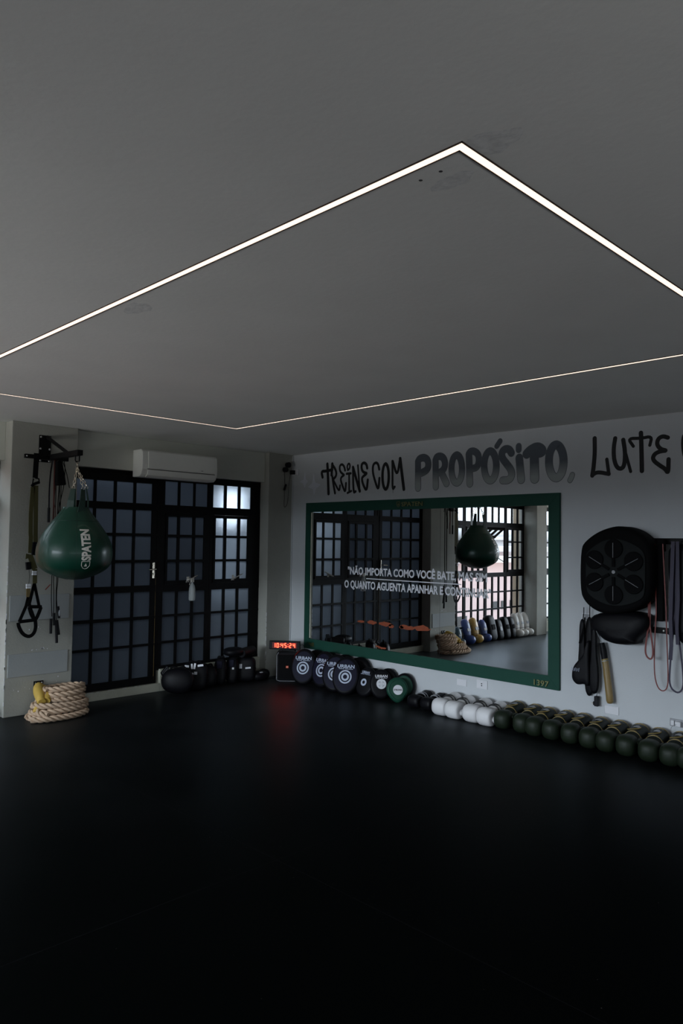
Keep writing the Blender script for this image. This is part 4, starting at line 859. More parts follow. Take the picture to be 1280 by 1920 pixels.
# ------------------------------------------------------------ round target pads
def target_pad(name, w_, h_, d_, m_body, m_face, art, lab, grp, cat='punch pad', drop=False):
    """disc standing on its rim: local X width, Z up, front faces -Y; built leaning later through rotation"""
    t = thing(name, (0, 0, 0), lab, cat, grp)
    n = 40
    def rim(a, k): # outline, optionally narrowing to a foot
        x, z = math.cos(a), math.sin(a)
        wx = w_/2*(1-(.38*max(0, -z)**1.6 if drop else 0)); return x*wx*k, z*h_/2*k+h_/2
    def shell(mb, layers):
        vs = []; fs = []
        for (k, y) in layers:
            for i in range(n): x, z = rim(2*PI*i/n, k); vs.append((x, y, z if k else z))
        for j in range(len(layers)-1):
            for i in range(n): fs.append((j*n+i, j*n+(i+1) % n, (j+1)*n+(i+1) % n, (j+1)*n+i))
        fs.append(tuple(range(n))[::-1]); fs.append(tuple((len(layers)-1)*n+i for i in range(n))); mb.add(vs, fs)
    b = MB(); shell(b, [(.05, d_/2), (.85, d_/2), (.96, d_*.36), (1, d_*.1), (1, -d_*.1), (.96, -d_*.36), (.86, -d_/2), (.05, -d_/2-.004)]); body = build('pad_body', b, m_body, t, smooth=True, world=False)
    b = MB(); shell(b, [(.84, -d_/2+.004), (.82, -d_/2-.002), (.60, -d_/2-.006), (.05, -d_/2-.008)]); build('pad_face', b, m_face, t, smooth=True, world=False)
    if drop:
        b = MB(); b.tube([(rim(2*PI*i/48, .78)[0], -d_/2-.003, rim(2*PI*i/48, .78)[1]) for i in range(48)], .004, 6, closed=True); build('pad_rim', b, 'frame_green', t, smooth=True, world=False)
    yf = -d_/2-.0095; FM = lambda zc, xc=0: Matrix(((1, 0, 0, xc), (0, 0, -1, yf), (0, 1, 0, zc), (0, 0, 0, 1)))
    if art:
        b = MB()
        if art.get('text'):
            vs, fs = text_mesh(art['text'], w_*art.get('tw', .62), h_*.090, bold=.03); b.add(vs, fs, FM(h_*art.get('tz', .73)))
            for x in range(13): b.box(-w_*.25+x*w_*.04, -w_*.25+x*w_*.04+w_*.026*(x != 5), yf-.0005, yf, h_*(art.get('tz', .73)-.075), h_*(art.get('tz', .73)-.056))
        if art.get('rings'):
            disc(b, (0, 0), w_*.235, 32, 0, FM(h_*art.get('rz', .46)), w_*.185); disc(b, (0, 0), w_*.14, 32, 0, FM(h_*art.get('rz', .46)), w_*.075)
        if art.get('ring1'): disc(b, (0, 0), w_*.15, 32, 0, FM(h_*.47), w_*.07)
        if art.get('disc'): disc(b, (0, 0), w_*.22, 32, 0, FM(h_*.50))
        build('face_print', b, art['mat'], t, world=False)
        if art.get('disc'):
            b = MB(); 
            if art['disc'] == 'cross':
                for k in range(4): b.tube([(w_*.12*math.cos(a), w_*.12*math.sin(a), .0008) for a in [k*PI/2+PI/8+i*PI/16 for i in range(5)]], .003, 4, flat=.2, m=FM(h_*.5))
                for k in range(4): b.tube([(w_*.06*math.cos(a), w_*.06*math.sin(a), .0008) for a in [k*PI/2+PI/6+i*PI/24 for i in range(5)]], .003, 4, flat=.2, m=FM(h_*.5))
                build('target_mark', b, 'navy', t, world=False)
            else:
                vs, fs = text_mesh(art['disc'], w_*.38, h_*.075, bold=.03); b.add([v+V(0, 0, .001) for v in vs], fs, FM(h_*.5)); build('badge_lettering', b, 'black_matte', t, world=False)
    return t
def place(t, x, y, face, lean, z=0):
    """face = compass direction (deg, atan2) the front looks to; lean backwards in degrees"""
    t.rotation_mode = 'ZXY'; q = Matrix.Rotation(math.radians(face+90), 4, 'Z') @ Matrix.Rotation(math.radians(-lean), 4, 'X')
    t.rotation_euler = q.to_euler('ZXY'); t.location = (x, y, z)
UR = dict(text='URBAN', rings=True, mat='print_pale')
gp = 'round pads leaning along the mirror wall'
p0 = target_pad('round_target_pad', .30, .40, .07, 'black_leather', 'navy', UR, 'navy round target pad with ring print, nearest the loudspeaker', gp)
place(p0, 5.49, 6.09, -150, 14)
PADS = [(5.53, 5.845, -172, 17, 'navy round target pad turned narrow, second from the loudspeaker'), (5.48, 5.585, -154, 18, 'navy round target pad third from the loudspeaker, part of its name covered'), (5.46, 5.40, -150, 18, 'navy round target pad fourth from the loudspeaker, overlapping its neighbour')]
for (x, y, a, l, lab) in PADS:
    q = dup(p0, (0, 0, 0), label=lab); place(q, x, y, a, l)
bk = target_pad('round_target_pad', .30, .36, .08, 'black_leather', 'black_leather', None, 'plain black round pad behind, against the wall, nearest the loudspeaker', 'plain black pads behind the navy ones')
place(bk, 5.73, 6.13, -152, 6)
for (x, y, lab) in ((5.73, 5.92, 'plain black round pad leaning on the wall behind the second navy pad'), (5.73, 5.68, 'plain black round pad leaning on the wall behind the third navy pad'), (5.725, 5.45, 'plain black round pad leaning on the wall behind the fourth navy pad')):
    q = dup(bk, (0, 0, 0), label=lab); place(q, x, y, -154, 7)
s1 = target_pad('round_target_pad', .25, .31, .07, 'black_leather', 'black_leather', dict(text='URBAN', ring1=True, mat='print_pale', tw=.4, tz=.80), 'black pad with single pale ring turned edgewise beside the navy pads', gp); place(s1, 5.54, 5.21, -178, 20)
s2 = target_pad('round_target_pad', .24, .27, .06, 'black_leather', 'black_leather', dict(text='URBAN', mat='label_grey', tw=.34, tz=.80), 'small black pad with grey lettering tucked behind the single ring pad', gp); place(s2, 5.73, 5.25, -166, 8)
s3 = target_pad('round_target_pad', .23, .30, .07, 'black_leather', 'black_leather', dict(text='URBAN', disc='cross', mat='label_white', tw=.55, tz=.76), 'black pad with white crosshair disc beside the green pad', gp); place(s3, 5.60, 5.01, -134, 16)
s4 = dup(bk, (0, 0, 0), label='plain black pad leaning on the wall behind the crosshair pad'); s4.scale = (.78, .9, .80); place(s4, 5.755, 5.06, -156, 6)
s5 = target_pad('teardrop_pad', .22, .25, .07, 'pad_green', 'pad_green', dict(disc='STRONG', mat='label_white'), 'green teardrop pad with a round white badge, front one', 'green pads by the wall', drop=True); place(s5, 5.60, 4.79, -132, 14)
s6 = target_pad('teardrop_pad', .22, .27, .09, 'black_leather', 'pad_green', None, 'dark green pad behind the green teardrop pad with the badge', 'green pads by the wall', drop=True); place(s6, 5.75, 4.83, -150, 8)

# ------------------------------------------------------------ gloves (fist points to local -X, cuff to +X; base on z=0)
def glove(style, lab, grp):
    t = thing('boxing_glove', (0, 0, 0), lab, 'boxing glove', grp)
    if style == 'green':
        b = MB(); b.ball((-.245, 0, .080), .088, .077, .080, 28, 18, .76); b.ball((-.17, 0, .088), .075, .066, .060, 22, 12, .9); build('fist', b, 'glove_green', t, smooth=True, world=False)
        b = MB(); b.ball((-.185, -.055, .105), .060, .022, .028, 16, 10, .9, Matrix.Rotation(.08, 4, 'Z')); build('thumb', b, 'glove_green', t, smooth=True, world=False)
        b = MB(); b.lathe([(.055, 0), (.064, .01), (.070, .06), (.078, .13), (.081, .155), (.072, .165)], 26, Matrix.Translation((-.155, 0, .092)) @ Matrix.Rotation(PI/2-.16, 4, 'Y'), 1.0, 2.6); cf = build('cuff', b, 'glove_cuff', t, smooth=True, world=False)
        b = MB()
        for (xo, R) in ((-.152, .070), (-.138, .070)):
            b.tube([(xo+.02*math.sin(a*1.0), R*math.cos(a), .092+(R+.004)*math.sin(a)) for a in [PI*k/14 for k in range(15)]], .004, 6)
        b.tube([(-.13+.11*k/10, .045-.075*math.sin(PI*k/10*.8), .172+.012*k/10+.004*math.sin(k/10*PI)) for k in range(11)], .004, 6)
        b.tube([(-.003+.010*math.sin(a), .081*math.cos(a), .116+.083*math.sin(a)) for a in [PI*k/14 for k in range(15)]], .004, 6)
        build('piping', b, 'piping_gold', t, smooth=True, world=False)
        b = MB(); vs = []
        for i in range(5):
            for j in range(5):
                a = math.radians(70+40*j/4); vs.append((-.075+.06*i/4, .0745*math.cos(a)*1.0, .108+.009*i/4+.0775*math.sin(a)))
        b.add(vs, [(i*5+j, i*5+j+1, i*5+j+6, i*5+j+5) for i in range(4) for j in range(4)]); build('cuff_label', b, 'label_grey', cf, world=False)
    else:
        mw, mc = ('glove_white', 'glove_white') if style == 'white' else ('black_leather', 'black_leather')
        b = MB(); R_ = Matrix.Translation((-.255, -.082, .078)) @ Matrix.Rotation(-PI/2, 4, 'X')
        b.lathe([(.030, .004), (.060, 0), (.074, .012), (.079, .04), (.080, .09), (.077, .120), (.066, .142), (.050, .146), (.034, .138), (.016, .118)], 28, R_, 1, 2.3); build('fist', b, mw, t, smooth=True, world=False)
        b = MB(); b.ball((-.225, -.085, .062), .052, .028, .030, 16, 10, .9); build('thumb', b, mw, t, smooth=True, world=False)
        b = MB(); b.lathe([(.046, 0), (.056, .012), (.058, .05), (.066, .12), (.070, .16), (.06, .17)], 26, Matrix.Translation((-.165, 0, .088)) @ Matrix.Rotation(PI/2-.12, 4, 'Y'), 1.0, 3.0); cf = build('cuff', b, mc, t, smooth=True, world=False)
        b = MB(); b.tube([(-.135, .064*math.cos(a), .094+.064*math.sin(a)) for a in [PI*k/14 for k in range(15)]], .014, 4, flat=.5)
        b.tube([(-.10, .070*math.cos(a), .098+.066*math.sin(a)) for a in [PI*k/14 for k in range(15)]], .007, 4, flat=.5); build('wrist_strap', b, 'dark_slot' if style == 'white' else 'label_grey', t, world=False)
    return t
GX = 5.775
def gl_lab(k, n):
    o = ['first', 'second', 'third', 'fourth', 'fifth', 'sixth', 'seventh', 'eighth', 'ninth', 'tenth', 'eleventh'][k]; return o
g0 = glove('white', 'white boxing glove at the far end of its row, beside the black gloves', 'white boxing gloves by the wall'); y0 = D['WY']
g0.location = (GX, y0[0], 0); g0.rotation_euler = (0, 0, .05)
for k, lab in ((1, 'white boxing glove, second in its row counted from the black gloves'), (2, 'white boxing glove, third in its row counted from the black gloves'), (3, 'white boxing glove touching the first dark green glove')):
    dup(g0, (GX-.01*(k % 2), y0[k], 0), (0, 0, .05-.06*(k % 2)), lab)
g1 = glove('green', 'dark green boxing glove touching the last white glove', 'dark green boxing gloves by the wall'); y0 = D['GY']
g1.location = (GX+.005, y0[0]+.01, 0); g1.rotation_euler = (0, 0, .05)
for k in range(1, 11):
    lab = f'dark green boxing glove with gold piping, {gl_lab(k, 11)} in its row from the white gloves' if k < 10 else 'dark green boxing glove cut by the right picture edge, nearest the camera'
    dup(g1, (GX+.008*math.sin(k*2.1), y0[k], 0), (0, 0, .05+.05*math.sin(k*1.7)), lab)
g2 = glove('black', 'black boxing glove lying next to the green teardrop pads', 'black gloves by the wall'); g2.location = (5.80, 4.56, 0); g2.scale = (.82, .9, .78)
dup(g2, (5.80, 4.385, 0), (0, 0, -.08), 'black boxing glove lying next to the first white glove')

# ------------------------------------------------------------ wall plates and sockets
def wplate(name, y, z, w_, h_, lab, cat, grp, hole=0, m='plastic_white'):
    t = thing(name, (5.84, y, z-h_/2), lab, cat, grp)
    b = MB().box(5.832, 5.8405, y-w_/2, y+w_/2, z-h_/2, z+h_/2); build('cover_plate', b, m, t, bevel=.002)
    if hole == 1:
        b = MB().box(5.829, 5.833, y-.014, y+.014, z-.028, z+.028); build('socket', b, 'plastic_white', t, bevel=.001)
        b = MB(); b.box(5.8275, 5.8293, y-.006, y+.006, z+.004, z+.014); b.box(5.8275, 5.8293, y-.006, y+.006, z-.014, z-.004); build('socket_hole', b, 'dark_slot', t)
    return t
wplate('blank_plate', 4.183, .262, .112, .062, 'blank white cover plate under the mirror, left of the socket', 'cover plate', 'blank plates')
wplate('power_outlet', 3.951, .276, .118, .078, 'white power socket under the right part of the mirror', 'outlet', None, 1)
wplate('blank_plate', 2.690, .254, .118, .066, 'blank white cover plate under the gold stick', 'cover plate', 'blank plates')
t = wplate('power_outlet', 2.16, .245, .13, .058, 'open white socket with a charger plugged in at right edge', 'outlet', None, 0, 'label_grey')
b = MB().box(5.800, 5.832, 2.135, 2.175, .225, .262); build('plug', b, 'plastic_white', t, bevel=.003)
b = MB().box(5.822, 5.832, 2.19, 2.215, .225, .262); build('socket', b, 'plastic_white', t, bevel=.001)
b = MB().tube(smooth_poly([(5.80, 2.165, .24), (5.79, 2.20, .22), (5.79, 2.20, .18), (5.79, 2.17, .14), (5.79, 2.12, .11), (5.79, 2.04, .10)], 2), .0022, 6); build('cable', b, 'label_grey', t)
b = MB()
for (y0_, y1_, z0_, z1_) in ((2.885, 2.95, 1.020, 1.026), (2.885, 2.95, .966, .972), (2.944, 2.95, .966, 1.026)): b.box(5.834, 5.8405, y0_, y1_, z0_, z1_)
t = thing('light_switch', (5.84, 2.92, .966), 'small switch box with white rim half hidden by the black target', 'switch'); build('rim', b, 'plastic_white', t)
b = MB().box(5.837, 5.8405, 2.88, 2.945, .972, 1.02); build('rocker', b, 'label_grey', t)

# ------------------------------------------------------------ wall target, shields, rack and what hangs there
WM = wallm(0, 0, 5.84)
def pw(P): return [(-y, z) for y, z in P]
t = thing('wall_punch_target', (5.84, 2.68, 1.03), 'big black padded wall target with six round pads in a ring', 'punch target')
P = smooth_poly(pw(D['SHIELD']), 2, True)
cpx = sum(p[0] for p in P)/len(P); cpy = sum(p[1] for p in P)/len(P)
vs = []; fs = []; n = len(P)
for (k, z) in ((.94, .002), (1, .03), (1, .18), (.97, .212), (.90, .222), (.3, .224)):
    vs += [(cpx+(x-cpx)*k, cpy+(y-cpy)*k, z) for x, y in P]
for j in range(5):
    for i in range(n): fs.append((j*n+i, j*n+(i+1) % n, (j+1)*n+(i+1) % n, (j+1)*n+i))
fs.append(tuple(range(n))[::-1]); fs.append(tuple(5*n+i for i in range(n)))
b = MB().add(vs, fs, WM); build('padded_body', b, 'black_matte', t, smooth=True)
P = smooth_poly(pw(D['SHIN']), 2, True); b = MB().prism(P, .222, .236, WM); build('front_panel', b, 'grey_rubber', t, bevel=.004)
cc = D['SHC'][0]
for k in range(6):
    y, z = D['SHC'][k+1]; b = MB(); b.lathe([(.072, 0), (.076, .006), (.072, .013), (.060, .012), (.02, .016)], 28, WM @ Matrix.Translation((-y, z, .2355))); build('hit_pad', b, 'black_matte', t, smooth=True)
    b = MB(); d = V(-y+cc[0], z-cc[1], 0); p1 = V(-cc[0], cc[1], .247); b.tube([p1+d*.22, p1+d*.62], .013, 6, flat=.4, m=WM, up=(0, 0, 1)); build('spoke', b, 'black_matte', t)
    b = MB(); b.tube([p1+d*.62+V(0, 0, .007), p1+d*1.25+V(0, 0, .007)], .0022, 4, m=WM); build('light_bar', b, 'label_grey', t)
b = MB(); disc(b, (-cc[0], cc[1]), .014, 16, .245, WM); b.prism([(-cc[0]+.012*math.cos(a), cc[1]+.012*math.sin(a)) for a in [i*PI/6 for i in range(12)]], .236, .246, WM); build('centre_knob', b, 'label_grey', t)
P = smooth_poly(pw(D['LOWP']), 2, True)
b = MB(); vs = []; fs = []; n = len(P); cpx = sum(p[0] for p in P)/n; cpy = sum(p[1] for p in P)/n
for (k, z) in ((.93, .002), (1, .03), (1, .13), (.95, .165), (.8, .185), (.4, .195)): vs += [(cpx+(x-cpx)*k, cpy+(y-cpy)*k, z) for x, y in P]
for j in range(5):
    for i in range(n): fs.append((j*n+i, j*n+(i+1) % n, (j+1)*n+(i+1) % n, (j+1)*n+i))
fs.append(tuple(range(n))[::-1]); fs.append(tuple(5*n+i for i in range(n)))
b.add(vs, fs, WM); build('body_protector', b, 'black_leather', None, smooth=True, label='rounded black body protector hanging below the wall target', cat='protector')
for (z0_, z1_, lab) in ((1.618, 1.665, 'upper black steel rail on the wall at the right edge'), (.920, .966, 'lower black steel rail on the wall with one bright screw')):
    t = thing('wall_rail', (5.84, 1.9, z0_), lab, 'rail', 'rails of the wall rack'); b = MB().box(5.815, 5.84, 1.30, 2.42, z0_, z1_); build('bar', b, 'black_steel', t, bevel=.003)
    b = MB().ball((5.813, 2.262, (z0_+z1_)/2), .004, .009, .009, 10, 6); build('screw', b, 'bolt', t)
    for k in range(4):
        y = 2.33-.12*k-.02*(k % 2); b = MB().tube([(5.82, y, z0_+.02), (5.73, y, z0_+.01), (5.725, y, z0_+.03)], .005, 6); build('hook', b, 'black_steel', t)
def hang(name, pts, rad, m, lab, cat, flat=1.0, n=6, closed=False):
    b = MB(); b.tube(pts, rad, n, closed=closed, flat=flat, up=(1, 0, 0) if flat < 1 else None); return build(name, b, m, None, smooth=flat == 1.0, label=lab, cat=cat)
yz = lambda P, x: [(x, a, c) for a, c in P]
P = smooth_poly(D['red2'], 2); P = [(2.296, 1.62)]+P+[(2.235, 1.62)]
hang('resistance_band', yz(P, 5.735), .006, 'skin_red', 'long thin red resistance band looped from the wall rack', 'resistance band', .35, 4)
P = smooth_poly(D['red'][0], 2); P = [(2.345, 1.25)]+P+[(2.33, 1.25)]
hang('resistance_band', yz(P, 5.725), .009, 'skin_red', 'short broad red band loop beside the black protector', 'resistance band', .3, 4)
P = smooth_poly(D['pur'], 2); P = [(2.155, 1.62)]+P+[(2.14, 1.62)]
hang('resistance_band', yz(P, 5.735), .009, 'band_purple', 'dark blue violet band with long loop at the right edge', 'resistance band', .3, 4)
hang('resistance_band', [(5.715, 2.150, 1.64), (5.715, 2.163, 1.3), (5.715, 2.172, 1.05), (5.71, 2.165, .85), (5.71, 2.172, .74)], .020, 'band_purple', 'wide purple band strip hanging at the right edge', 'resistance band', .12, 4)
hang('resistance_band', [(5.715, 2.118, 1.64), (5.715, 2.115, 1.2), (5.715, 2.125, 1.0), (5.715, 2.12, .86)], .018, 'band_purple', 'second wide purple band strip, right of the first', 'resistance band', .12, 4)
b = MB().box(5.745, 5.785, 2.238, 2.296, 1.02, 1.62); b.box(5.75, 5.78, 2.225, 2.29, 1.56, 1.66); build('sparring_strap', b, 'black_matte', None, bevel=.008, label='wide black strap hanging right behind the wall target', cat='strap')
P = [(2.195, 1.62), (2.205, 1.5), (2.20, 1.35), (2.172, 1.25), (2.178, 1.12), (2.185, 1.02), (2.175, .975), (2.12, .87), (2.06, .86), (2.02, 1.0), (2.02, 1.62)]
b = MB(); puff(b, pw(smooth_poly(P, 2, True)), .03, .095); build('sparring_vest', b, 'black_leather', None, smooth=True, label='black training vest hanging on the rack behind the purple bands', cat='vest')
P = smooth_poly(pw(D['padl']), 2, True); t = thing('kick_paddle', (5.78, 2.98, .42), 'black teardrop kick paddle with pale print, leftmost of the hanging gear', 'kick paddle', 'paddles hanging on the mirror wall')
b = MB(); puff(b, P, .045, .095); build('paddle', b, 'black_leather', t, smooth=True)
b = MB()
for k_ in range(7): b.tube([(-.034+.011*k_, -.016+.004*(k_ % 2), 0), (-.030+.011*k_, .016-.003*(k_ % 3), 0)], .0022, 4, flat=.4, m=wallm(2.965, .560, 5.7435))
build('print', b, 'print_pale', t)
b = MB().tube(smooth_poly([(5.76, 2.935, .78), (5.76, 2.90, .90), (5.75, 2.88, 1.0)], 1), .006, 5); build('loop', b, 'black_matte', t)
for (y_, z0_, z1_, wt, wb, d0, lab) in ((2.925, .44, .98, .022, .034, .030, 'slim black paddle hanging close behind the teardrop kick paddle'), (2.872, .345, 1.0, .026, .036, .012, 'longest black paddle of the hanging gear, its tip lowest'), (2.815, .375, .93, .020, .040, .042, 'black paddle with faint stitching beside the gold stick')):
    P = smooth_poly([(-y_-wt, z1_), (-y_-wt*1.1, z0_+(z1_-z0_)*.6), (-y_-wb, z0_+(z1_-z0_)*.35), (-y_-wb, z0_+.05), (-y_-wb*.4, z0_), (-y_+wb*.4, z0_), (-y_+wb, z0_+.05), (-y_+wb, z0_+(z1_-z0_)*.35), (-y_+wt*1.1, z0_+(z1_-z0_)*.6), (-y_+wt, z1_)], 2, True)
    t = thing('kick_paddle', (5.80, y_, z0_), lab, 'kick paddle', 'paddles hanging on the mirror wall')
    b = MB(); puff(b, P, d0, d0+.032); build('paddle', b, 'black_leather', t, smooth=True)
    b = MB(); b.tube([(5.84-d0-.016, y_-.004, z1_-.01), (5.80, y_-.01, z1_+.05), (5.78, y_-.02, z1_+.10)], .004, 5); build('loop', b, 'black_matte', t)
t = thing('padded_stick', (5.79, 2.71, .31), 'gold padded training stick with black grip hanging on the wall', 'padded stick')
b = MB().tube([(5.79, 2.752, .80), (5.79, 2.738, .74), (5.79, 2.728, .67)], [.020, .026, .026], 14); build('grip', b, 'black_leather', t, smooth=True)
b = MB().tube([(5.79, 2.728, .672), (5.79, 2.724, .66)], .027, 14); b.tube([(5.79, 2.7235, .652), (5.79, 2.7215, .645)], .027, 14); build('band', b, 'piping_gold', t)
b = MB().tube([(5.79, 2.722, .648), (5.79, 2.705, .52), (5.79, 2.690, .40), (5.79, 2.684, .34), (5.79, 2.682, .322), (5.79, 2.681, .315)], [.0255, .028, .029, .029, .024, .012], 16); build('padded_tube', b, 'baton_gold', t, smooth=True)
b = MB().tube([(5.79, 2.752, .80), (5.785, 2.78, .86), (5.78, 2.82, .93), (5.77, 2.80, 1.0)], .003, 5); build('cord', b, 'label_grey', t)
t = thing('power_charger', (5.80, 2.80, .27), 'small black plug charger dangling beside the gold stick', 'charger')
b = MB().box(5.785, 5.82, 2.785, 2.82, .272, .355); b.box(5.79, 5.815, 2.82, 2.832, .278, .31); build('body', b, 'plastic_black', t, bevel=.005)
b = MB().box(5.80, 5.803, 2.832, 2.850, .290, .294); b.box(5.808, 5.811, 2.832, 2.850, .290, .294); build('pin', b, 'chrome', t)
b = MB().tube([(5.80, 2.80, .355), (5.80, 2.80, .45), (5.80, 2.82, .7), (5.80, 2.85, .95)], .0025, 5); build('cable', b, 'plastic_black', t)

# ------------------------------------------------------------ dark gear piled at the foot of the steel windows
def protector(name, x, y, w_, h_, d_, face, lean, lab, m='black_leather', tags=(), e=.75, grp='black gear under the steel windows', cat='body protector'):
    t = thing(name, (0, 0, 0), lab, cat, grp)
    b = MB().ball((0, 0, h_/2), w_/2, d_/2, h_/2, 26, 16, e); body = build('shell', b, m, t, smooth=True, world=False)
    b = MB().tube([(w_*.49*math.cos(a), d_*.30*math.sin(a), h_*.55) for a in [2*PI*k/28 for k in range(28)]], h_*.045, 6, closed=True, flat=.4); build('belt', b, 'black_matte', t, smooth=True, world=False)
    b = MB(); b.tube(smooth_poly([(-w_*.25, 0, h_*.9), (-w_*.2, 0, h_*1.06), (-.0, 0, h_*1.0)], 2), .011, 6); b.tube(smooth_poly([(w_*.25, 0, h_*.9), (w_*.2, 0, h_*1.07), (.0, 0, h_*1.0)], 2), .011, 6); build('shoulder_strap', b, 'black_matte', t, world=False)
    for (tx, tz, tw, th, rot) in tags:
        R = Matrix.Translation((tx*w_/2, -d_/2*.96-.004, tz*h_)) @ Matrix.Rotation(rot, 4, 'Y')
        b = MB().box(-tw/2, tw/2, -.004, .004, -th/2, th/2, R); build('white_tag', b, 'label_white', t, world=False)
    if name != 'thai_pad': del t['group']
    else: t['group'] = 'black thai pads under the steel windows'
    place(t, x, y, face, lean); return t
F = -135
protector('body_protector', 4.20, 6.60, .34, .26, .16, F, 6, 'black padded protector lying leftmost under the window, smooth face', tags=[], e=.85)
protector('body_protector', 4.425, 6.635, .29, .29, .13, F, 8, 'black protector with several small white tags, right of the leftmost', tags=[(-.50, .86, .045, .022, .1), (-.12, .86, .018, .055, -.1), (.08, .87, .02, .06, .15), (.50, .90, .06, .022, -.15), (-.05, .58, .018, .03, .3), (.18, .62, .03, .03, 0)], e=.6)
protector('kick_shield', 4.605, 6.66, .22, .24, .11, F, 8, 'low black kick shield between the tagged protector and upright pads', cat='kick shield')
# leaning black board with pale lettering frame
t = thing('label_board', (4.135, 6.78, .13), 'small black tilted tag with pale rectangle at the ledge corner', 'tag')
R = Matrix.Translation((4.15, 6.765, .215)) @ Matrix.Rotation(.25, 4, 'Z') @ Matrix.Rotation(-.65, 4, 'Y')
b = MB().box(-.055, .055, -.006, .006, -.030, .030, R); build('board', b, 'plastic_black', t)
b = MB().box(-.045, .045, -.008, -.006, .020, .023, R); b.box(-.045, .045, -.008, -.006, -.023, -.020, R); b.box(-.045, -.042, -.008, -.006, -.023, .023, R); b.box(.042, .045, -.008, -.006, -.023, .023, R); b.box(-.036, .036, -.008, -.006, -.009, .006, R); build('print', b, 'label_grey', t)
for k, (x, y, h_, lab) in enumerate(((4.785, 6.67, .30, 'upright black thai pad with bluish forearm strap, left one under window'), (4.945, 6.67, .30, 'upright black thai pad with small white dot, beside the stacked gear'))):
    t = protector('thai_pad', x, y, .14, h_, .10, F, 10, lab, tags=[(.25, .55, .022, .022, 0)] if k else [], e=.7, cat='kick pad')
    b = MB().box(-.035, .025, -.060, -.045, .18, .26); build('forearm_strap', b, 'navy', t, bevel=.006, world=False)
t = protector('kick_shield', 5.13, 6.67, .24, .28, .15, F, 6, 'black block shaped shield with white tag carrying a roll on top', tags=[(.35, .56, .06, .018, -.1), (-.35, .62, .03, .05, 0)], e=.5, cat='kick shield')
b = MB().tube([(5.02, 6.60, .335), (5.24, 6.68, .345)], [.055, .055], 18); build('foam_roll', b, 'black_leather', None, smooth=True, bevel=.01, label='glossy black roll lying on top of the block shaped shield', cat='roll')
b = MB().ball((4.96, 6.66, .355), .12, .10, .05, 22, 12, .8); build('head_guard', b, 'black_leather', None, smooth=True, label='black head guard on top of the gear pile left of the roll', cat='head guard')
t = thing('mma_glove', (5.33, 6.62, 0), 'low black gloves with small white tag by the right pillar', 'glove')
b = MB().ball((5.30, 6.62, .055), .11, .09, .055, 20, 12, .8); b.ball((5.40, 6.66, .06), .06, .07, .055, 18, 10, .85); build('padding', b, 'black_leather', t, smooth=True)
b = MB().box(-.02, .02, -.01, .01, 0, .002, Matrix.Translation((5.28, 6.56, .100)) @ Matrix.Rotation(.35, 4, 'X')); build('white_tag', b, 'label_white', t)

# ------------------------------------------------------------ gear leaning under the clear windows (seen in the mirror)
def shin(x, y, h_, m1, m2, lab, grp, face=-90, lean=14, foot='ball', w_=.13):
    t = thing('shin_guard', (0, 0, 0), lab, 'shin guard', 'shin guards leaning under the bright windows')
    b = MB(); b.tube([(0, 0, h_*.18), (0, -.012, h_*.35), (0, -.018, h_*.6), (0, -.012, h_*.8), (0, 0, h_*.93), (0, .01, h_*.985)], [w_*.36, w_*.42, w_*.50, w_*.52, w_*.42, w_*.2], 20, flat=.62, up=(0, 1, 0)); build('shin_plate', b, m1, t, smooth=True, world=False)
    b = MB(); b.ball((0, -.035, w_*.42), w_*.50, w_*.62, w_*.42, 20, 12, .9); build('instep', b, m2, t, smooth=True, world=False)
    for z in (.36, .68):
        b = MB(); b.tube([(w_*.5*math.cos(a), .005+w_*.36*math.sin(a), h_*z) for a in [2*PI*k/20 for k in range(20)]], .016, 4, closed=True, flat=.25, up=(0, 0, 1)); build('strap', b, 'black_matte', t, world=False)
    b = MB(); b.box(-w_*.26, w_*.26, -w_*.42, -w_*.30, h_*.50, h_*.62); build('brand_patch', b, 'label_grey', t, bevel=.005, world=False)
    place(t, x, y, face, lean); return t
gs = 'gear leaning under the bright windows'
LB = 6.78
shin(2.25, LB, .30, 'shin_navy', 'shin_navy', 'short blue green shin guard next to the left pillar, seen in mirror', gs)
shin(2.02, LB, .41, 'shin_blue', 'shin_blue', 'blue shin guard with bronze marks leaning under the bright window', gs, w_=.17)
shin(1.80, LB, .42, 'shin_gold', 'shin_gold', 'golden shin guard with black straps leaning under the bright window', gs, w_=.17)
shin(1.56, LB, .37, 'shin_blue', 'shin_blue', 'blue and pale yellow shin guard right of the golden one in mirror', gs, w_=.16)
b = MB(); 
for (x, w_, h_, lab) in ((1.34, .23, .43, 'largest black kick shield under the bright window'), (1.13, .17, .35, 'black kick pad with pale patch beside the largest black shield'), (.92, .17, .38, 'third black pad along the ledge, seen in the mirror'), (.74, .15, .37, 'narrow black pad next to the white shin guards')):
    t = thing('kick_pad', (0, 0, 0), lab, 'kick pad', 'black kick pads under the bright windows')
    b = MB(); b.ball((0, 0, h_/2), w_/2, .075, h_/2, 22, 14, .55); build('padding', b, 'black_leather', t, smooth=True, world=False)
    b = MB(); b.box(-w_*.2, w_*.2, -.082, -.070, h_*.42, h_*.62); build('patch', b, 'label_grey' if x == 1.13 else 'black_matte', t, bevel=.005, world=False)
    b = MB(); b.tube([(0, .06, h_*.3), (0, .10, h_*.4), (0, .10, h_*.6), (0, .06, h_*.7)], .014, 6); build('forearm_strap', b, 'black_matte', t, world=False)
    place(t, x, LB, -90, 14)
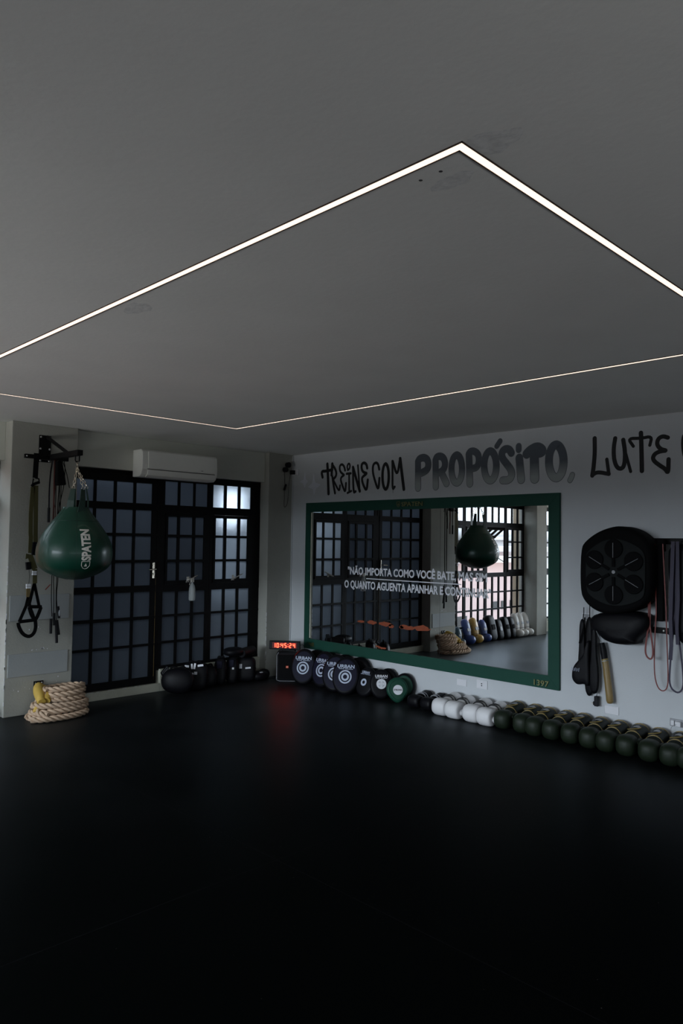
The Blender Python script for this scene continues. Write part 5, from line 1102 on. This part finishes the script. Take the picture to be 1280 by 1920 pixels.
for (x, lab) in ((.56, 'white shin guard nearest the black pads'), (.41, 'white shin guard, middle of three'), (.24, 'white shin guard with darker patches next to the column')):
    shin(x, LB, .42, 'shin_white', 'shin_white', lab, gs, w_=.15)
shin(-.42, 6.62, .38, 'shin_white', 'shin_white', 'lone white shin guard beyond the column', gs, w_=.17)

# ------------------------------------------------------------ outside: covered passage and street
b = MB().box(2.50, 6.4, 8.7, 8.85, -.1, 2.83); b.box(2.50, 2.62, 7.06, 8.85, -.1, 2.83); b.box(2.50, 6.4, 7.1, 8.85, -.12, -.02); b.box(6.28, 6.4, 7.06, 8.85, -.1, 2.83); b.box(2.5, 6.4, 7.1, 8.85, 2.83, 2.95)
b.box(4.73, 4.77, 6.93, 8.2, -.02, 2.83)  # unseen partition added to keep the bright backlight off the middle window
build('wall_passage', b, 'passage_wall', None, kind='structure')
b = MB().box(-60, 40, 7.2, 80, -4.2, -4.0); build('street_ground', b, 'asphalt', None, kind='structure')
def house(x0, x1, y0, y1, z1, m, lab, win=(), roof=None):
    t = thing('house', ((x0+x1)/2, y0, -4), lab, 'building')
    b = MB().box(x0, x1, y0, y1, -4, z1); build('facade', b, m, t)
    b = MB().box(x0-.3, x1+.3, y0-.35, y1, z1, z1+.16); build('roof', b, roof or 'roof_sheet', t)
    for (x, z, w_, h_) in win:
        b = MB().box(x, x+w_, y0-.02, y0+.05, z, z+h_); build('window', b, 'dark_slot', t)
house(-9.0, -4.0, 12.5, 18, 1.05, 'facade_pink', 'pink rendered house outside the clear windows', [(-8.6, -.4, .3, .25), (-8.1, -.4, .3, .25), (-7.6, -.4, .3, .25), (-6, -1.2, .8, .7)])
house(-16.6, -10.0, 13.5, 19, 1.35, 'facade_white', 'white house with sheet roof outside the clear windows', [(-15, -1.2, .9, .8), (-12, -1.2, .9, .8)])
house(-2.9, 2.2, 12.5, 20, 3.2, 'brick_red', 'red house outside near the left pillar', [(-2.5, -.2, .8, .9)])
house(-30, -17.8, 12, 20, 1.8, 'facade_white', 'long pale building far down the street', [])
b = MB().box(-.60, -.42, 7.12, 7.50, -4, 3.0); build('street_wall', b, 'brown_wall', None, label='brown side wall just outside the clear windows', cat='wall')
